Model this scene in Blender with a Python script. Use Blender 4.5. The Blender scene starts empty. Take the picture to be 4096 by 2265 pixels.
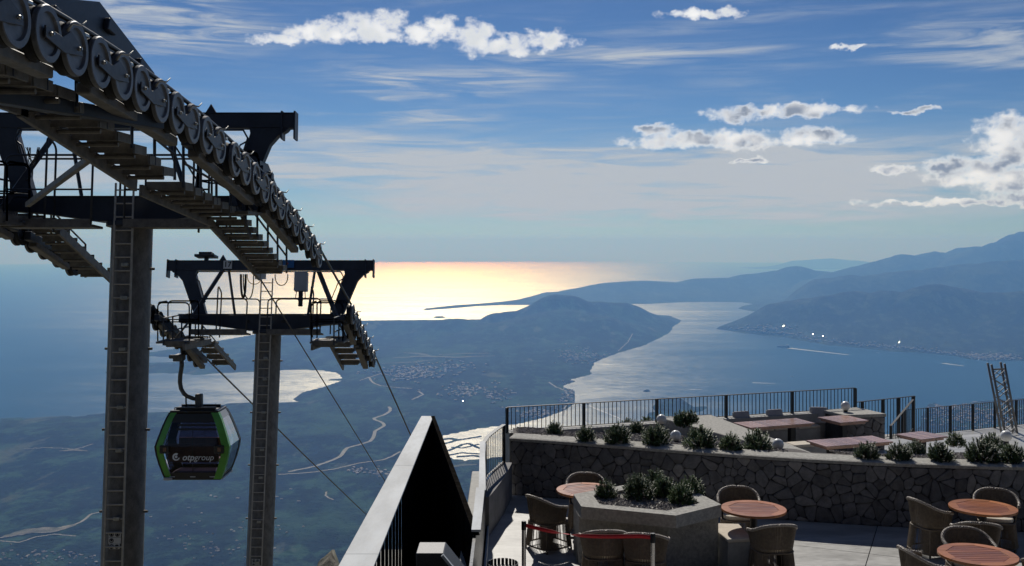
import bpy, bmesh, math, random
import numpy as np
from mathutils import Vector, Matrix

random.seed(7)
rng = np.random.default_rng(7)
scn = bpy.context.scene
COL = scn.collection

# ------------------------------------------------------------------ camera
FPX, CXP, HOR = 2576.0, 1288.0, 606.0       # focal length, principal column, level row (in 2576 px wide picture units)
CAMZ = 4.5
cam_d = bpy.data.cameras.new('camera')
cam = bpy.data.objects.new('camera', cam_d)
COL.objects.link(cam)
cam.location = (0, 0, CAMZ)
cam.rotation_euler = (math.radians(90), 0, 0)
cam_d.lens = 36.0
cam_d.sensor_width = 36.0
cam_d.shift_y = -106.0 / 2576.0
cam_d.clip_start = 0.1
cam_d.clip_end = 400000.0
scn.camera = cam

# ------------------------------------------------------------------ sun, exposure
SUN_EL, SUN_AZ = math.radians(40.0), math.radians(-5.0)     # azimuth measured from +Y towards +X
SUN_DIR = Vector((math.sin(SUN_AZ) * math.cos(SUN_EL), math.cos(SUN_AZ) * math.cos(SUN_EL), math.sin(SUN_EL)))
sun_d = bpy.data.lights.new('sun', 'SUN')
sun = bpy.data.objects.new('sun', sun_d)
COL.objects.link(sun)
sun_d.energy = 5.0
sun_d.angle = math.radians(0.53)
sun_d.color = (1.0, 0.945, 0.86)
sun.rotation_euler = (-SUN_DIR).to_track_quat('-Z', 'Y').to_euler()
sun.location = (0, 0, 60)
scn.view_settings.view_transform = 'Standard'
scn.view_settings.look = 'None'
scn.view_settings.gamma = 1.0
scn.view_settings.use_curve_mapping = False
scn.view_settings.exposure = -0.4
scn.render.engine = 'CYCLES'
scn.cycles.use_denoising = True
scn.cycles.max_bounces = 5
scn.cycles.diffuse_bounces = 2
scn.cycles.glossy_bounces = 2
scn.cycles.transmission_bounces = 4
scn.cycles.transparent_max_bounces = 12
scn.cycles.volume_bounces = 0
scn.cycles.sample_clamp_indirect = 6.0
scn.cycles.caustics_reflective = False
scn.cycles.caustics_refractive = False

# ------------------------------------------------------------------ node helper
class NT:
    """Small wrapper for building node trees."""
    def __init__(self, tree):
        self.t = tree
    def n(self, kind, **kw):
        nd = self.t.nodes.new(kind)
        for k, v in kw.items():
            setattr(nd, k, v)
        return nd
    def link(self, a, b):
        self.t.links.new(a, b)
    def put(self, sock, v):
        if hasattr(v, 'is_output'):
            self.t.links.new(v, sock)
        else:
            if sock.type == 'RGBA' and hasattr(v, '__len__') and len(v) == 3:
                v = (*v, 1.0)
            sock.default_value = v
    def math(self, op, a, b=None, c=None, clamp=False):
        nd = self.n('ShaderNodeMath', operation=op, use_clamp=clamp)
        self.put(nd.inputs[0], a)
        if b is not None: self.put(nd.inputs[1], b)
        if c is not None: self.put(nd.inputs[2], c)
        return nd.outputs[0]
    def vec(self, op, a, b=None):
        nd = self.n('ShaderNodeVectorMath', operation=op)
        self.put(nd.inputs[0], a)
        if b is not None: self.put(nd.inputs[1], b)
        return nd.outputs['Value'] if op in ('DOT_PRODUCT', 'LENGTH') else nd.outputs[0]
    def noise(self, vec, scale, detail=4.0, rough=0.5, dist=0.0, lac=2.0):
        nd = self.n('ShaderNodeTexNoise')
        if vec is not None: self.put(nd.inputs['Vector'], vec)
        nd.inputs['Scale'].default_value = scale
        nd.inputs['Detail'].default_value = detail
        nd.inputs['Roughness'].default_value = rough
        nd.inputs['Distortion'].default_value = dist
        nd.inputs['Lacunarity'].default_value = lac
        return nd.outputs['Fac'], nd.outputs['Color']
    def ramp(self, fac, stops, interp='LINEAR'):
        nd = self.n('ShaderNodeValToRGB')
        cr = nd.color_ramp
        cr.interpolation = interp
        while len(cr.elements) < len(stops):
            cr.elements.new(0.5)
        for e, (p, c) in zip(cr.elements, stops):
            e.position = p
            e.color = (*c, 1.0) if len(c) == 3 else c
        self.put(nd.inputs[0], fac)
        return nd.outputs[0]
    def step(self, v, lo, hi, smooth=True):
        nd = self.n('ShaderNodeMapRange', interpolation_type='SMOOTHSTEP' if smooth else 'LINEAR')
        self.put(nd.inputs['Value'], v)
        nd.inputs['From Min'].default_value = lo
        nd.inputs['From Max'].default_value = hi
        return nd.outputs[0]
    def mix(self, fac, a, b, blend='MIX'):
        nd = self.n('ShaderNodeMix', data_type='RGBA', blend_type=blend)
        self.put(nd.inputs[0], fac)
        self.put(nd.inputs[6], a)
        self.put(nd.inputs[7], b)
        return nd.outputs[2]

# ------------------------------------------------------------------ world: clear sky, cirrus and cumulus
def px_ang(px, py):
    a = (px - CXP) / FPX
    b = (HOR - py) / FPX
    az = math.atan(a)
    return az, math.atan(b * math.cos(az))

world = bpy.data.worlds.new('World')
scn.world = world
world.use_nodes = True
wt = NT(world.node_tree)
wt.t.nodes.clear()
sky = wt.n('ShaderNodeTexSky', sky_type='NISHITA')
sky.sun_disc = False
sky.sun_elevation = SUN_EL
sky.sun_rotation = SUN_AZ
sky.altitude = 1300.0
sky.air_density = 1.0
sky.dust_density = 0.4
sky.ozone_density = 2.0
tc = wt.n('ShaderNodeTexCoord')
D = tc.outputs['Generated']
sx = wt.n('ShaderNodeSeparateXYZ')
wt.link(D, sx.inputs[0])
dx, dy, dz = sx.outputs
az = wt.math('ARCTAN2', dx, dy)
el = wt.math('ARCSINE', dz)
cxyz = wt.n('ShaderNodeCombineXYZ')
wt.link(az, cxyz.inputs[0]); wt.link(el, cxyz.inputs[1])
UV = cxyz.outputs[0]

def blob_field(uv, blobs):
    cur = None
    for (px, py, rx, ry) in blobs:
        u, v = px_ang(px, py)
        sub = wt.vec('SUBTRACT', uv, (u, v, 0))
        mul = wt.vec('MULTIPLY', sub, (FPX / rx, FPX / ry, 0))
        d = wt.vec('DOT_PRODUCT', mul, mul)
        cur = d if cur is None else wt.math('MINIMUM', cur, d)
    return wt.math('SUBTRACT', 1.0, cur)

CUMULUS = [(700, 98, 70, 14), (820, 80, 105, 27), (935, 62, 95, 36), (950, 90, 70, 16),
           (1055, 78, 44, 27), (1112, 74, 52, 36), (1195, 98, 52, 42), (1275, 112, 85, 26), (1375, 102, 68, 26),
           (1768, 35, 95, 13), (1860, 286, 90, 21), (1990, 279, 155, 15),
           (1740, 352, 165, 22), (1655, 326, 55, 14), (1855, 352, 95, 27),
           (2048, 345, 78, 25), (2535, 340, 74, 44), (2560, 392, 64, 66), (2440, 425, 105, 34),
           (2550, 456, 95, 38), (2240, 426, 58, 14), (2420, 508, 210, 9), (2565, 498, 90, 15),
           (1885, 408, 38, 8), (2135, 117, 42, 6), (2310, 277, 52, 7)]
nv = wt.vec('MULTIPLY', D, (1.0, 1.0, 1.3))
wf, wc = wt.noise(nv, 48.0, 4.0, 0.6)
warp = wt.vec('MULTIPLY', wt.vec('SUBTRACT', wc, (0.5, 0.5, 0.5)), (0.034, 0.018, 0.0))
bf = blob_field(wt.vec('ADD', UV, warp), CUMULUS)
nf, _ = wt.noise(nv, 80.0, 9.0, 0.57)
nf2, _ = wt.noise(wt.vec('ADD', nv, (0.0, 0.0, 0.004)), 30.0, 2.5, 0.45)
dens = wt.math('ADD', bf, wt.math('MULTIPLY', wt.math('SUBTRACT', nf, 0.5), 3.4))
cum_a = wt.step(dens, -0.5, 1.15)
core = wt.step(dens, 0.15, 1.2)
puff = wt.step(nf2, 0.60, 0.36)

CIRRUS = [(1150, 205, 330, 42), (1050, 290, 260, 26), (1560, 140, 420, 34), (2480, 110, 330, 55), (420, 60, 330, 80),
          (1000, 420, 640, 80), (1900, 430, 800, 95), (1650, 520, 800, 50), (300, 330, 500, 40)]
cv = wt.vec('MULTIPLY', D, (1.0, 1.0, 9.0))
c1, c1c = wt.noise(cv, 4.2, 5.0, 0.55, 0.7)
warp2 = wt.vec('MULTIPLY', wt.vec('SUBTRACT', c1c, (0.5, 0.5, 0.5)), (0.25, 0.035, 0.0))
cf = blob_field(wt.vec('ADD', UV, warp2), CIRRUS)
c2, _ = wt.noise(wt.vec('MULTIPLY', D, (1.0, 1.0, 12.0)), 9.0, 9.0, 0.6, 0.9)
c2s = wt.step(c2, 0.33, 0.72)
cir = wt.math('MULTIPLY', wt.step(cf, -0.15, 0.85), c2s)
band = wt.step(el, 0.02, 0.32)
thin = wt.math('MULTIPLY', wt.step(c1, 0.38, 0.8), wt.math('MULTIPLY', c2s, 0.5))
veil = wt.math('MULTIPLY', wt.math('MULTIPLY', wt.step(el, 0.0, 0.045), wt.step(el, 0.125, 0.05)), wt.step(c1, 0.30, 0.62))
cir = wt.math('ADD', wt.math('MULTIPLY', cir, 0.9), thin)
cir = wt.math('ADD', cir, wt.math('MULTIPLY', veil, 0.8), clamp=True)

# the sky is looked up a little above the true direction, so that it goes on down to the dipped sea horizon
lift = wt.n('ShaderNodeCombineXYZ')
wt.link(dx, lift.inputs[0]); wt.link(dy, lift.inputs[1])
wt.link(wt.math('MAXIMUM', wt.math('ADD', dz, 0.022), 0.004), lift.inputs[2])
wt.link(lift.outputs[0], sky.inputs['Vector'])
SKY_S = 0.075
sc0 = wt.mix(1.0, sky.outputs[0], (SKY_S, SKY_S, SKY_S), 'MULTIPLY')
gam = wt.n('ShaderNodeGamma')
wt.link(sc0, gam.inputs[0]); gam.inputs[1].default_value = 1.4
skyc = wt.mix(1.0, gam.outputs[0], (0.73, 0.92, 1.10), 'MULTIPLY')
lowc = wt.step(el, 0.16, 0.02)
circ = wt.mix(lowc, (0.62, 0.68, 0.76), (0.62, 0.67, 0.73))
skyc = wt.mix(cir, skyc, circ)
topq = wt.step(el, 0.135, 0.19)          # the cloud nearest the sun is lit right through, the lower ones show grey bellies
grey = wt.mix(topq, (0.33, 0.39, 0.50), (0.92, 0.96, 1.0))
shade = wt.math('MULTIPLY', core, wt.math('SUBTRACT', 1.0, wt.math('MULTIPLY', puff, 0.9)))
cumc = wt.mix(shade, (1.25, 1.25, 1.25), grey)
skyc = wt.mix(cum_a, skyc, cumc)
bg = wt.n('ShaderNodeBackground')
wt.link(skyc, bg.inputs[0])
bg.inputs[1].default_value = 1.0
world.cycles.sampling_method = 'MANUAL'
world.cycles.sample_map_resolution = 256
wo = wt.n('ShaderNodeOutputWorld')
wt.link(bg.outputs[0], wo.inputs[0])

# ------------------------------------------------------------------ generic helpers
def P(px, py, Y):
    """picture position at depth Y -> world point"""
    return Vector(((px - CXP) / FPX * Y, Y, CAMZ - (py - HOR) / FPX * Y))

def tag(o, label=None, cat=None, group=None, kind=None):
    if label: o['label'] = label
    if cat: o['category'] = cat
    if group: o['group'] = group
    if kind: o['kind'] = kind
    return o

def link(o, parent=None):
    COL.objects.link(o)
    if parent is not None:
        o.parent = parent
    return o

def mesh_obj(name, verts, faces, mat=None, parent=None, smooth=False):
    me = bpy.data.meshes.new(name)
    me.from_pydata([tuple(v) for v in verts], [], faces)
    if mat is not None:
        me.materials.append(mat)
    if smooth:
        me.polygons.foreach_set('use_smooth', [True] * len(me.polygons))
    me.update()
    return link(bpy.data.objects.new(name, me), parent)

def grid_obj(name, X, Y, Z, mat, parent=None, smooth=True, mask=None):
    """regular grid arrays -> one mesh"""
    n, m = X.shape
    verts = np.stack([X, Y, Z], -1).reshape(-1, 3).astype(np.float32)
    idx = np.arange(n * m).reshape(n, m)
    q = np.stack([idx[:-1, :-1], idx[:-1, 1:], idx[1:, 1:], idx[1:, :-1]], -1).reshape(-1, 4)
    if mask is not None:
        k = (mask[:-1, :-1] | mask[:-1, 1:] | mask[1:, 1:] | mask[1:, :-1]).reshape(-1)
        q = q[k]
        used = np.unique(q)
        remap = np.zeros(n * m, np.int64)
        remap[used] = np.arange(len(used))
        verts = verts[used]
        q = remap[q]
    me = bpy.data.meshes.new(name)
    me.vertices.add(len(verts))
    me.vertices.foreach_set('co', verts.ravel())
    me.loops.add(q.size)
    me.loops.foreach_set('vertex_index', q.ravel().astype(np.int32))
    me.polygons.add(len(q))
    me.polygons.foreach_set('loop_start', np.arange(0, q.size, 4, dtype=np.int32))
    me.polygons.foreach_set('loop_total', np.full(len(q), 4, np.int32))
    if smooth:
        me.polygons.foreach_set('use_smooth', np.ones(len(q), bool))
    me.materials.append(mat)
    me.update(calc_edges=True)
    me.validate()
    return link(bpy.data.objects.new(name, me), parent)

class MB:
    """collects shapes; build() links them as ONE mesh object"""
    def __init__(self):
        self.v, self.f, self.m = [], [], []
    def add(self, verts, faces, mi=0):
        b = len(self.v)
        self.v.extend(tuple(x) for x in verts)
        self.f.extend(tuple(i + b for i in f) for f in faces)
        self.m.extend([mi] * len(faces))
        return self
    def box(self, lo, hi, mi=0, M=None):
        (a, b, c), (d, e, f) = lo, hi
        vs = [Vector(p) for p in ((a, b, c), (d, b, c), (d, e, c), (a, e, c), (a, b, f), (d, b, f), (d, e, f), (a, e, f))]
        if M is not None: vs = [M @ v for v in vs]
        return self.add(vs, [(0, 3, 2, 1), (4, 5, 6, 7), (0, 1, 5, 4), (1, 2, 6, 5), (2, 3, 7, 6), (3, 0, 4, 7)], mi)
    def cbox(self, c, s, mi=0, M=None):
        return self.box([c[i] - s[i] / 2 for i in range(3)], [c[i] + s[i] / 2 for i in range(3)], mi, M)
    def beam(self, p, q, w, h, up=(0, 0, 1), mi=0, taper=1.0):
        """rectangular bar from p to q, width w (sideways), height h (along up)"""
        p, q = Vector(p), Vector(q)
        d = (q - p).normalized()
        up = Vector(up)
        s = d.cross(up)
        if s.length < 1e-4: s = d.cross(Vector((1, 0, 0)))
        s.normalize()
        u = s.cross(d).normalized()
        vs = []
        for c, k in ((p, 1.0), (q, taper)):
            for a, b in ((-1, -1), (1, -1), (1, 1), (-1, 1)):
                vs.append(c + s * (a * w / 2 * k) + u * (b * h / 2 * k))
        return self.add(vs, [(0, 1, 2, 3), (7, 6, 5, 4), (0, 4, 5, 1), (1, 5, 6, 2), (2, 6, 7, 3), (3, 7, 4, 0)], mi)
    def tube(self, pts, r, n=8, mi=0, caps=True, r2=None):
        pts = [Vector(p) for p in pts]
        vs, fs = [], []
        prev = None
        N = len(pts)
        for i, p in enumerate(pts):
            if i == 0: d = pts[1] - pts[0]
            elif i == N - 1: d = pts[-1] - pts[-2]
            else: d = (pts[i + 1] - pts[i]).normalized() + (pts[i] - pts[i - 1]).normalized()
            if d.length < 1e-9: d = Vector((0, 0, 1))
            d.normalize()
            if prev is None:
                s = d.cross(Vector((0, 0, 1)))
                if s.length < 1e-3: s = d.cross(Vector((1, 0, 0)))
            else:
                s = prev - d * prev.dot(d)
                if s.length < 1e-6: s = d.cross(Vector((0, 0, 1)))
            s.normalize(); prev = s
            u = d.cross(s)
            rr = r if r2 is None else r + (r2 - r) * i / (N - 1)
            for k in range(n):
                a = 2 * math.pi * k / n
                vs.append(p + s * (math.cos(a) * rr) + u * (math.sin(a) * rr))
        for i in range(N - 1):
            for k in range(n):
                fs.append((i * n + k, i * n + (k + 1) % n, (i + 1) * n + (k + 1) % n, (i + 1) * n + k))
        if caps:
            fs.append(tuple(range(n - 1, -1, -1)))
            fs.append(tuple((N - 1) * n + k for k in range(n)))
        return self.add(vs, fs, mi)
    def cyl(self, p, q, r, n=16, mi=0, r2=None):
        return self.tube([p, q], r, n, mi, True, r2)
    def lathe(self, prof, axis='z', c=(0, 0, 0), n=24, mi=0):
        """prof = [(radius, height)] turned about an axis through c"""
        vs, fs = [], []
        for (r, h) in prof:
            for k in range(n):
                a = 2 * math.pi * k / n
                x, y = r * math.cos(a), r * math.sin(a)
                v = {'z': (x, y, h), 'x': (h, x, y), 'y': (y, h, x)}[axis]
                vs.append((v[0] + c[0], v[1] + c[1], v[2] + c[2]))
        for i in range(len(prof) - 1):
            for k in range(n):
                fs.append((i * n + k, i * n + (k + 1) % n, (i + 1) * n + (k + 1) % n, (i + 1) * n + k))
        if prof[0][0] > 1e-5: fs.append(tuple(range(n - 1, -1, -1)))
        if prof[-1][0] > 1e-5: fs.append(tuple((len(prof) - 1) * n + k for k in range(n)))
        return self.add(vs, fs, mi)
    def prism(self, poly, lo, hi, mi=0, plane='xy', M=None):
        """extrude polygon; plane xy -> along z, xz -> along y, yz -> along x"""
        n = len(poly)
        def mk(a, b, h):
            return Vector({'xy': (a, b, h), 'xz': (a, h, b), 'yz': (h, a, b)}[plane])
        vs = [mk(a, b, lo) for a, b in poly] + [mk(a, b, hi) for a, b in poly]
        if M is not None: vs = [M @ v for v in vs]
        fs = [tuple(range(n - 1, -1, -1)), tuple(range(n, 2 * n))]
        fs += [(i, (i + 1) % n, n + (i + 1) % n, n + i) for i in range(n)]
        return self.add(vs, fs, mi)
    def mesh(self, name, mats, smooth=False, bevel=0.0, seg=1):
        me = bpy.data.meshes.new(name)
        me.from_pydata(self.v, [], self.f)
        if not isinstance(mats, (list, tuple)): mats = [mats]
        for m in mats: me.materials.append(m)
        me.polygons.foreach_set('material_index', self.m)
        bm = bmesh.new(); bm.from_mesh(me)
        bmesh.ops.recalc_face_normals(bm, faces=bm.faces)
        if bevel > 0:
            es = [e for e in bm.edges if e.is_manifold and e.calc_face_angle(0) > 0.5]
            bmesh.ops.bevel(bm, geom=es, offset=bevel, segments=seg, affect='EDGES', profile=0.5, clamp_overlap=True)
        bm.to_mesh(me); bm.free()
        if smooth is True:
            me.polygons.foreach_set('use_smooth', [True] * len(me.polygons))
        elif smooth:
            me.polygons.foreach_set('use_smooth', [True] * len(me.polygons))
            me.set_sharp_from_angle(angle=smooth)
        me.update()
        return me
    def build(self, name, mats, parent=None, smooth=False, bevel=0.0, seg=1):
        return link(bpy.data.objects.new(name, self.mesh(name, mats, smooth, bevel, seg)), parent)

def empty(name, loc=(0, 0, 0), rot=(0, 0, 0)):
    o = bpy.data.objects.new(name, None)
    o.empty_display_size = 0.2
    COL.objects.link(o)
    o.location = loc
    o.rotation_euler = rot
    return o

def share(name, me, parent, loc=(0, 0, 0), rot=(0, 0, 0), scale=(1, 1, 1)):
    o = bpy.data.objects.new(name, me)
    link(o, parent)
    o.location = loc; o.rotation_euler = rot; o.scale = scale
    return o

def copy_tree(o, parent=None):
    c = o.copy()
    link(c, parent)
    for ch in list(o.children):
        copy_tree(ch, c)
    return c

# ------------------------------------------------------------------ materials
def mat_new(name):
    m = bpy.data.materials.new(name)
    m.use_nodes = True
    t = NT(m.node_tree)
    t.t.nodes.clear()
    out = t.n('ShaderNodeOutputMaterial')
    return m, t, out

def pbr(name, color, rough=0.6, metal=0.0, var=0.15, vscale=8.0, detail=5.0, bump=0.0, bscale=60.0, spec=0.5,
        color2=None, rvar=0.1, coat=0.0, obj_var=0.0, stretch=None, coords='Object'):
    """principled material with noise in colour, roughness and relief"""
    m, t, out = mat_new(name)
    b = t.n('ShaderNodeBsdfPrincipled')
    co = t.n('ShaderNodeTexCoord').outputs[coords]
    if stretch: co = t.vec('MULTIPLY', co, stretch)
    f, _ = t.noise(co, vscale, detail, 0.6)
    f2, _ = t.noise(co, vscale * 7.3, 3.0, 0.6)
    ff = t.math('ADD', t.math('MULTIPLY', f, 0.7), t.math('MULTIPLY', f2, 0.3))
    lo = color2 if color2 else tuple(c * (1 - var) for c in color)
    hi = color if color2 else tuple(min(1, c * (1 + var)) for c in color)
    c = t.mix(t.step(ff, 0.3, 0.7), lo, hi)
    if obj_var > 0:
        oi = t.n('ShaderNodeObjectInfo').outputs['Random']
        k = t.math('MULTIPLY_ADD', oi, 2 * obj_var, 1 - obj_var)
        kk = t.n('ShaderNodeCombineColor')
        for i in range(3): t.link(k, kk.inputs[i])
        c = t.mix(1.0, c, kk.outputs[0], 'MULTIPLY')
    t.put(b.inputs['Base Color'], c)
    t.put(b.inputs['Roughness'], t.math('MULTIPLY_ADD', t.math('SUBTRACT', f2, 0.5), rvar * 2, rough, clamp=True))
    b.inputs['Metallic'].default_value = metal
    b.inputs['Specular IOR Level'].default_value = spec
    b.inputs['Coat Weight'].default_value = coat
    if bump > 0:
        bn = t.n('ShaderNodeBump')
        bn.inputs['Strength'].default_value = 1.0
        bn.inputs['Distance'].default_value = bump
        h, _ = t.noise(co, bscale, 5.0, 0.6)
        t.link(h, bn.inputs['Height'])
        t.link(bn.outputs[0], b.inputs['Normal'])
    t.link(b.outputs[0], out.inputs[0])
    return m
# ------------------------------------------------------------------ sea and land (metres; the sea follows the earth's curve)
SEA0, RE = -1315.0, 6371000.0
def sea_z(x, y):
    return SEA0 - (x * x + y * y) / (2 * RE)

def sea_pt(px, py):
    a = (px - CXP) / FPX
    b = -(py - HOR) / FPX
    k = (1 + a * a) / (2 * RE)
    h = CAMZ - SEA0
    disc = max(b * b - 4 * k * h, 0.0)
    Y = (-b - math.sqrt(disc)) / (2 * k)
    return (a * Y, Y)

class VNoise:
    """tileable value noise for heights"""
    def __init__(self, seed, n=256):
        self.n = n
        self.g = np.random.default_rng(seed).random((n, n))
    def at(self, x, y):
        n = self.n
        xi, yi = np.floor(x).astype(int), np.floor(y).astype(int)
        fx, fy = x - xi, y - yi
        fx, fy = fx * fx * (3 - 2 * fx), fy * fy * (3 - 2 * fy)
        g = self.g
        a, b = g[xi % n, yi % n], g[(xi + 1) % n, yi % n]
        c, d = g[xi % n, (yi + 1) % n], g[(xi + 1) % n, (yi + 1) % n]
        return (a * (1 - fx) + b * fx) * (1 - fy) + (c * (1 - fx) + d * fx) * fy
    def fbm(self, x, y, oct=5, ridged=False):
        s, amp, tot = 0.0, 1.0, 0.0
        for i in range(oct):
            v = self.at(x * 2 ** i + 17.3 * i, y * 2 ** i + 9.1 * i)
            if ridged: v = 1 - abs(2 * v - 1)
            s = s + amp * v; tot += amp; amp *= 0.5
        return s / tot * 2 - 1
VN = VNoise(11)

def poly_sdf(X, Y, poly):
    """signed distance to polygon outline (positive inside)"""
    d2 = np.full(X.shape, 1e18)
    inside = np.zeros(X.shape, bool)
    n = len(poly)
    for i in range(n):
        ax, ay = poly[i]; bx, by = poly[(i + 1) % n]
        ex, ey = bx - ax, by - ay
        L = ex * ex + ey * ey + 1e-9
        t = np.clip(((X - ax) * ex + (Y - ay) * ey) / L, 0, 1)
        qx, qy = ax + t * ex - X, ay + t * ey - Y
        d2 = np.minimum(d2, qx * qx + qy * qy)
        cond = ((ay > Y) != (by > Y))
        xint = (bx - ax) * (Y - ay) / (by - ay + 1e-12) + ax
        inside ^= cond & (X < xint)
    d = np.sqrt(d2)
    return np.where(inside, d, -d)

def ridge_h(X, Y, crest):
    """crest = [(x, y, altitude, width)]: height field falling off on both sides"""
    best = np.zeros(X.shape)
    for (ax, ay, ah, aw), (bx, by, bh, bw) in zip(crest[:-1], crest[1:]):
        ex, ey = bx - ax, by - ay
        L = ex * ex + ey * ey + 1e-9
        t = np.clip(((X - ax) * ex + (Y - ay) * ey) / L, 0, 1)
        qx, qy = ax + t * ex - X, ay + t * ey - Y
        d = np.sqrt(qx * qx + qy * qy)
        w = aw + (bw - aw) * t
        h = (ah + (bh - ah) * t) / (1 + (d / w) ** 2) ** 1.15
        best = np.maximum(best, h)
    return best

def crest(pts, w):
    out = []
    for p in pts:
        px, py, Ykm = p[:3]
        ww = p[3] if len(p) > 3 else w
        v = P(px, py, Ykm * 1000.0)
        out.append((v.x, v.y, max(v.z - sea_z(v.x, v.y), 2.0), ww))
    return out

class Land:
    def __init__(self, coast, ridges, base=25.0, soft=900.0, amp=0.16, jag=60.0, slope=None, nscale=1400.0):
        self.coast, self.ridges = coast, ridges
        self.base, self.soft, self.amp, self.jag, self.slope, self.ns = base, soft, amp, jag, slope, nscale
    def alt(self, X, Y):
        d = poly_sdf(X, Y, self.coast)
        d = d + self.jag * VN.fbm(X / 520.0, Y / 520.0, 4)
        cf = np.clip(d / self.soft, 0, 1) ** 0.65
        n = VN.fbm(X / self.ns + 40, Y / self.ns, 6)
        nr = VN.fbm(X / (self.ns * 1.6) + 5, Y / (self.ns * 1.6) + 3, 5, True)
        h = np.zeros(X.shape)
        for r in self.ridges:
            h = np.maximum(h, ridge_h(X, Y, r))
        h = h * (1 + self.amp * nr * np.clip(h / 200.0, 0, 1)) + self.base * (0.6 + n) + 10 * VN.fbm(X / 240.0, Y / 240.0, 3)
        h = np.maximum(h, 3.0) * cf + 3.0
        if self.slope is not None:
            h = np.maximum(h, self.slope(X, Y))
        return np.where(d > 0, h, np.maximum(d * 0.06, -40.0))
    def fast(self, X, Y):
        """altitude read back from the table the mesh was built from"""
        a0, a1, l0, l1, al = self.tab
        nr, na = al.shape
        u = np.clip((np.arctan2(X, Y) - a0) / (a1 - a0) * (na - 1), 0, na - 1.001)
        v = np.clip((0.5 * np.log(X * X + Y * Y) - l0) / (l1 - l0) * (nr - 1), 0, nr - 1.001)
        i, j = v.astype(int), u.astype(int)
        fv, fu = v - i, u - j
        return (al[i, j] * (1 - fu) + al[i, j + 1] * fu) * (1 - fv) + (al[i + 1, j] * (1 - fu) + al[i + 1, j + 1] * fu) * fv
    def z(self, X, Y):
        return self.alt(X, Y) + sea_z(X, Y)

def polar_land(name, land, az0, az1, r0, r1, na, nr, mat):
    A = np.radians(np.linspace(az0, az1, na))
    R = np.exp(np.linspace(math.log(r0), math.log(r1), nr))
    AA, RR = np.meshgrid(A, R, indexing='xy')
    X, Y = RR * np.sin(AA), RR * np.cos(AA)
    al = land.alt(X, Y)
    land.tab = (math.radians(az0), math.radians(az1), math.log(r0), math.log(r1), al)
    return grid_obj(name, X, Y, al + sea_z(X, Y), mat, mask=al > -15)

def xy_land(name, land, x0, x1, y0, y1, n, m, mat):
    X, Y = np.meshgrid(np.linspace(x0, x1, n), np.linspace(y0, y1, m), indexing='xy')
    al = land.alt(X, Y)
    return grid_obj(name, X, Y, al + sea_z(X, Y), mat, mask=al > -12)

# materials of the landscape
def land_mat(name, dark, mid, pale, patch=0.5, relief=26.0):
    m, t, out = mat_new(name)
    b = t.n('ShaderNodeBsdfPrincipled')
    g = t.n('ShaderNodeNewGeometry').outputs['Position']
    flat = t.vec('MULTIPLY', g, (1, 1, 0.3))
    f1, _ = t.noise(flat, 1 / 900.0, 6, 0.6)
    f2, _ = t.noise(flat, 1 / 70.0, 4, 0.65)
    f3, _ = t.noise(t.vec('MULTIPLY', g, (1.0, 0.35, 0.3)), 1 / 260.0, 5, 0.6, 0.4)
    f4, _ = t.noise(flat, 1 / 30.0, 4, 0.75)
    c = t.mix(t.step(f1, 0.46, 0.66), dark, mid)
    c = t.mix(t.math('MULTIPLY', t.step(f2, 0.5, 0.7), 0.55), c, mid)
    c = t.mix(t.math('MULTIPLY', t.step(f4, 0.52, 0.66), 0.6), c, tuple(0.4 * x for x in dark))
    f5, _ = t.noise(t.vec('MULTIPLY', g, (1.0, 0.55, 0.3)), 1 / 150.0, 6, 0.72, 0.3)
    c = t.mix(t.step(f5, 0.50, 0.62), c, tuple(1.15 * x for x in mid))
    c = t.mix(t.step(f5, 0.47, 0.36), c, tuple(0.5 * x for x in dark))
    c = t.mix(t.math('MULTIPLY', t.step(f3, 0.60, 0.70), patch), c, pale)
    t.put(b.inputs['Base Color'], c)
    b.inputs['Roughness'].default_value = 0.95
    b.inputs['Specular IOR Level'].default_value = 0.1
    bn = t.n('ShaderNodeBump')          # canopy relief of the scrub
    h1, _ = t.noise(flat, 1 / 55.0, 5, 0.7)
    t.link(h1, bn.inputs['Height'])
    bn.inputs['Strength'].default_value = 1.0
    bn.inputs['Distance'].default_value = relief
    t.link(bn.outputs[0], b.inputs['Normal'])
    t.link(b.outputs[0], out.inputs[0])
    return m
M_LAND = land_mat('maquis_land', (0.002, 0.008, 0.006), (0.023, 0.056, 0.034), (0.10, 0.12, 0.085), 0.6)
M_FAR = land_mat('far_land', (0.006, 0.014, 0.010), (0.032, 0.05, 0.030), (0.10, 0.11, 0.09), 0.4)

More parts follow.
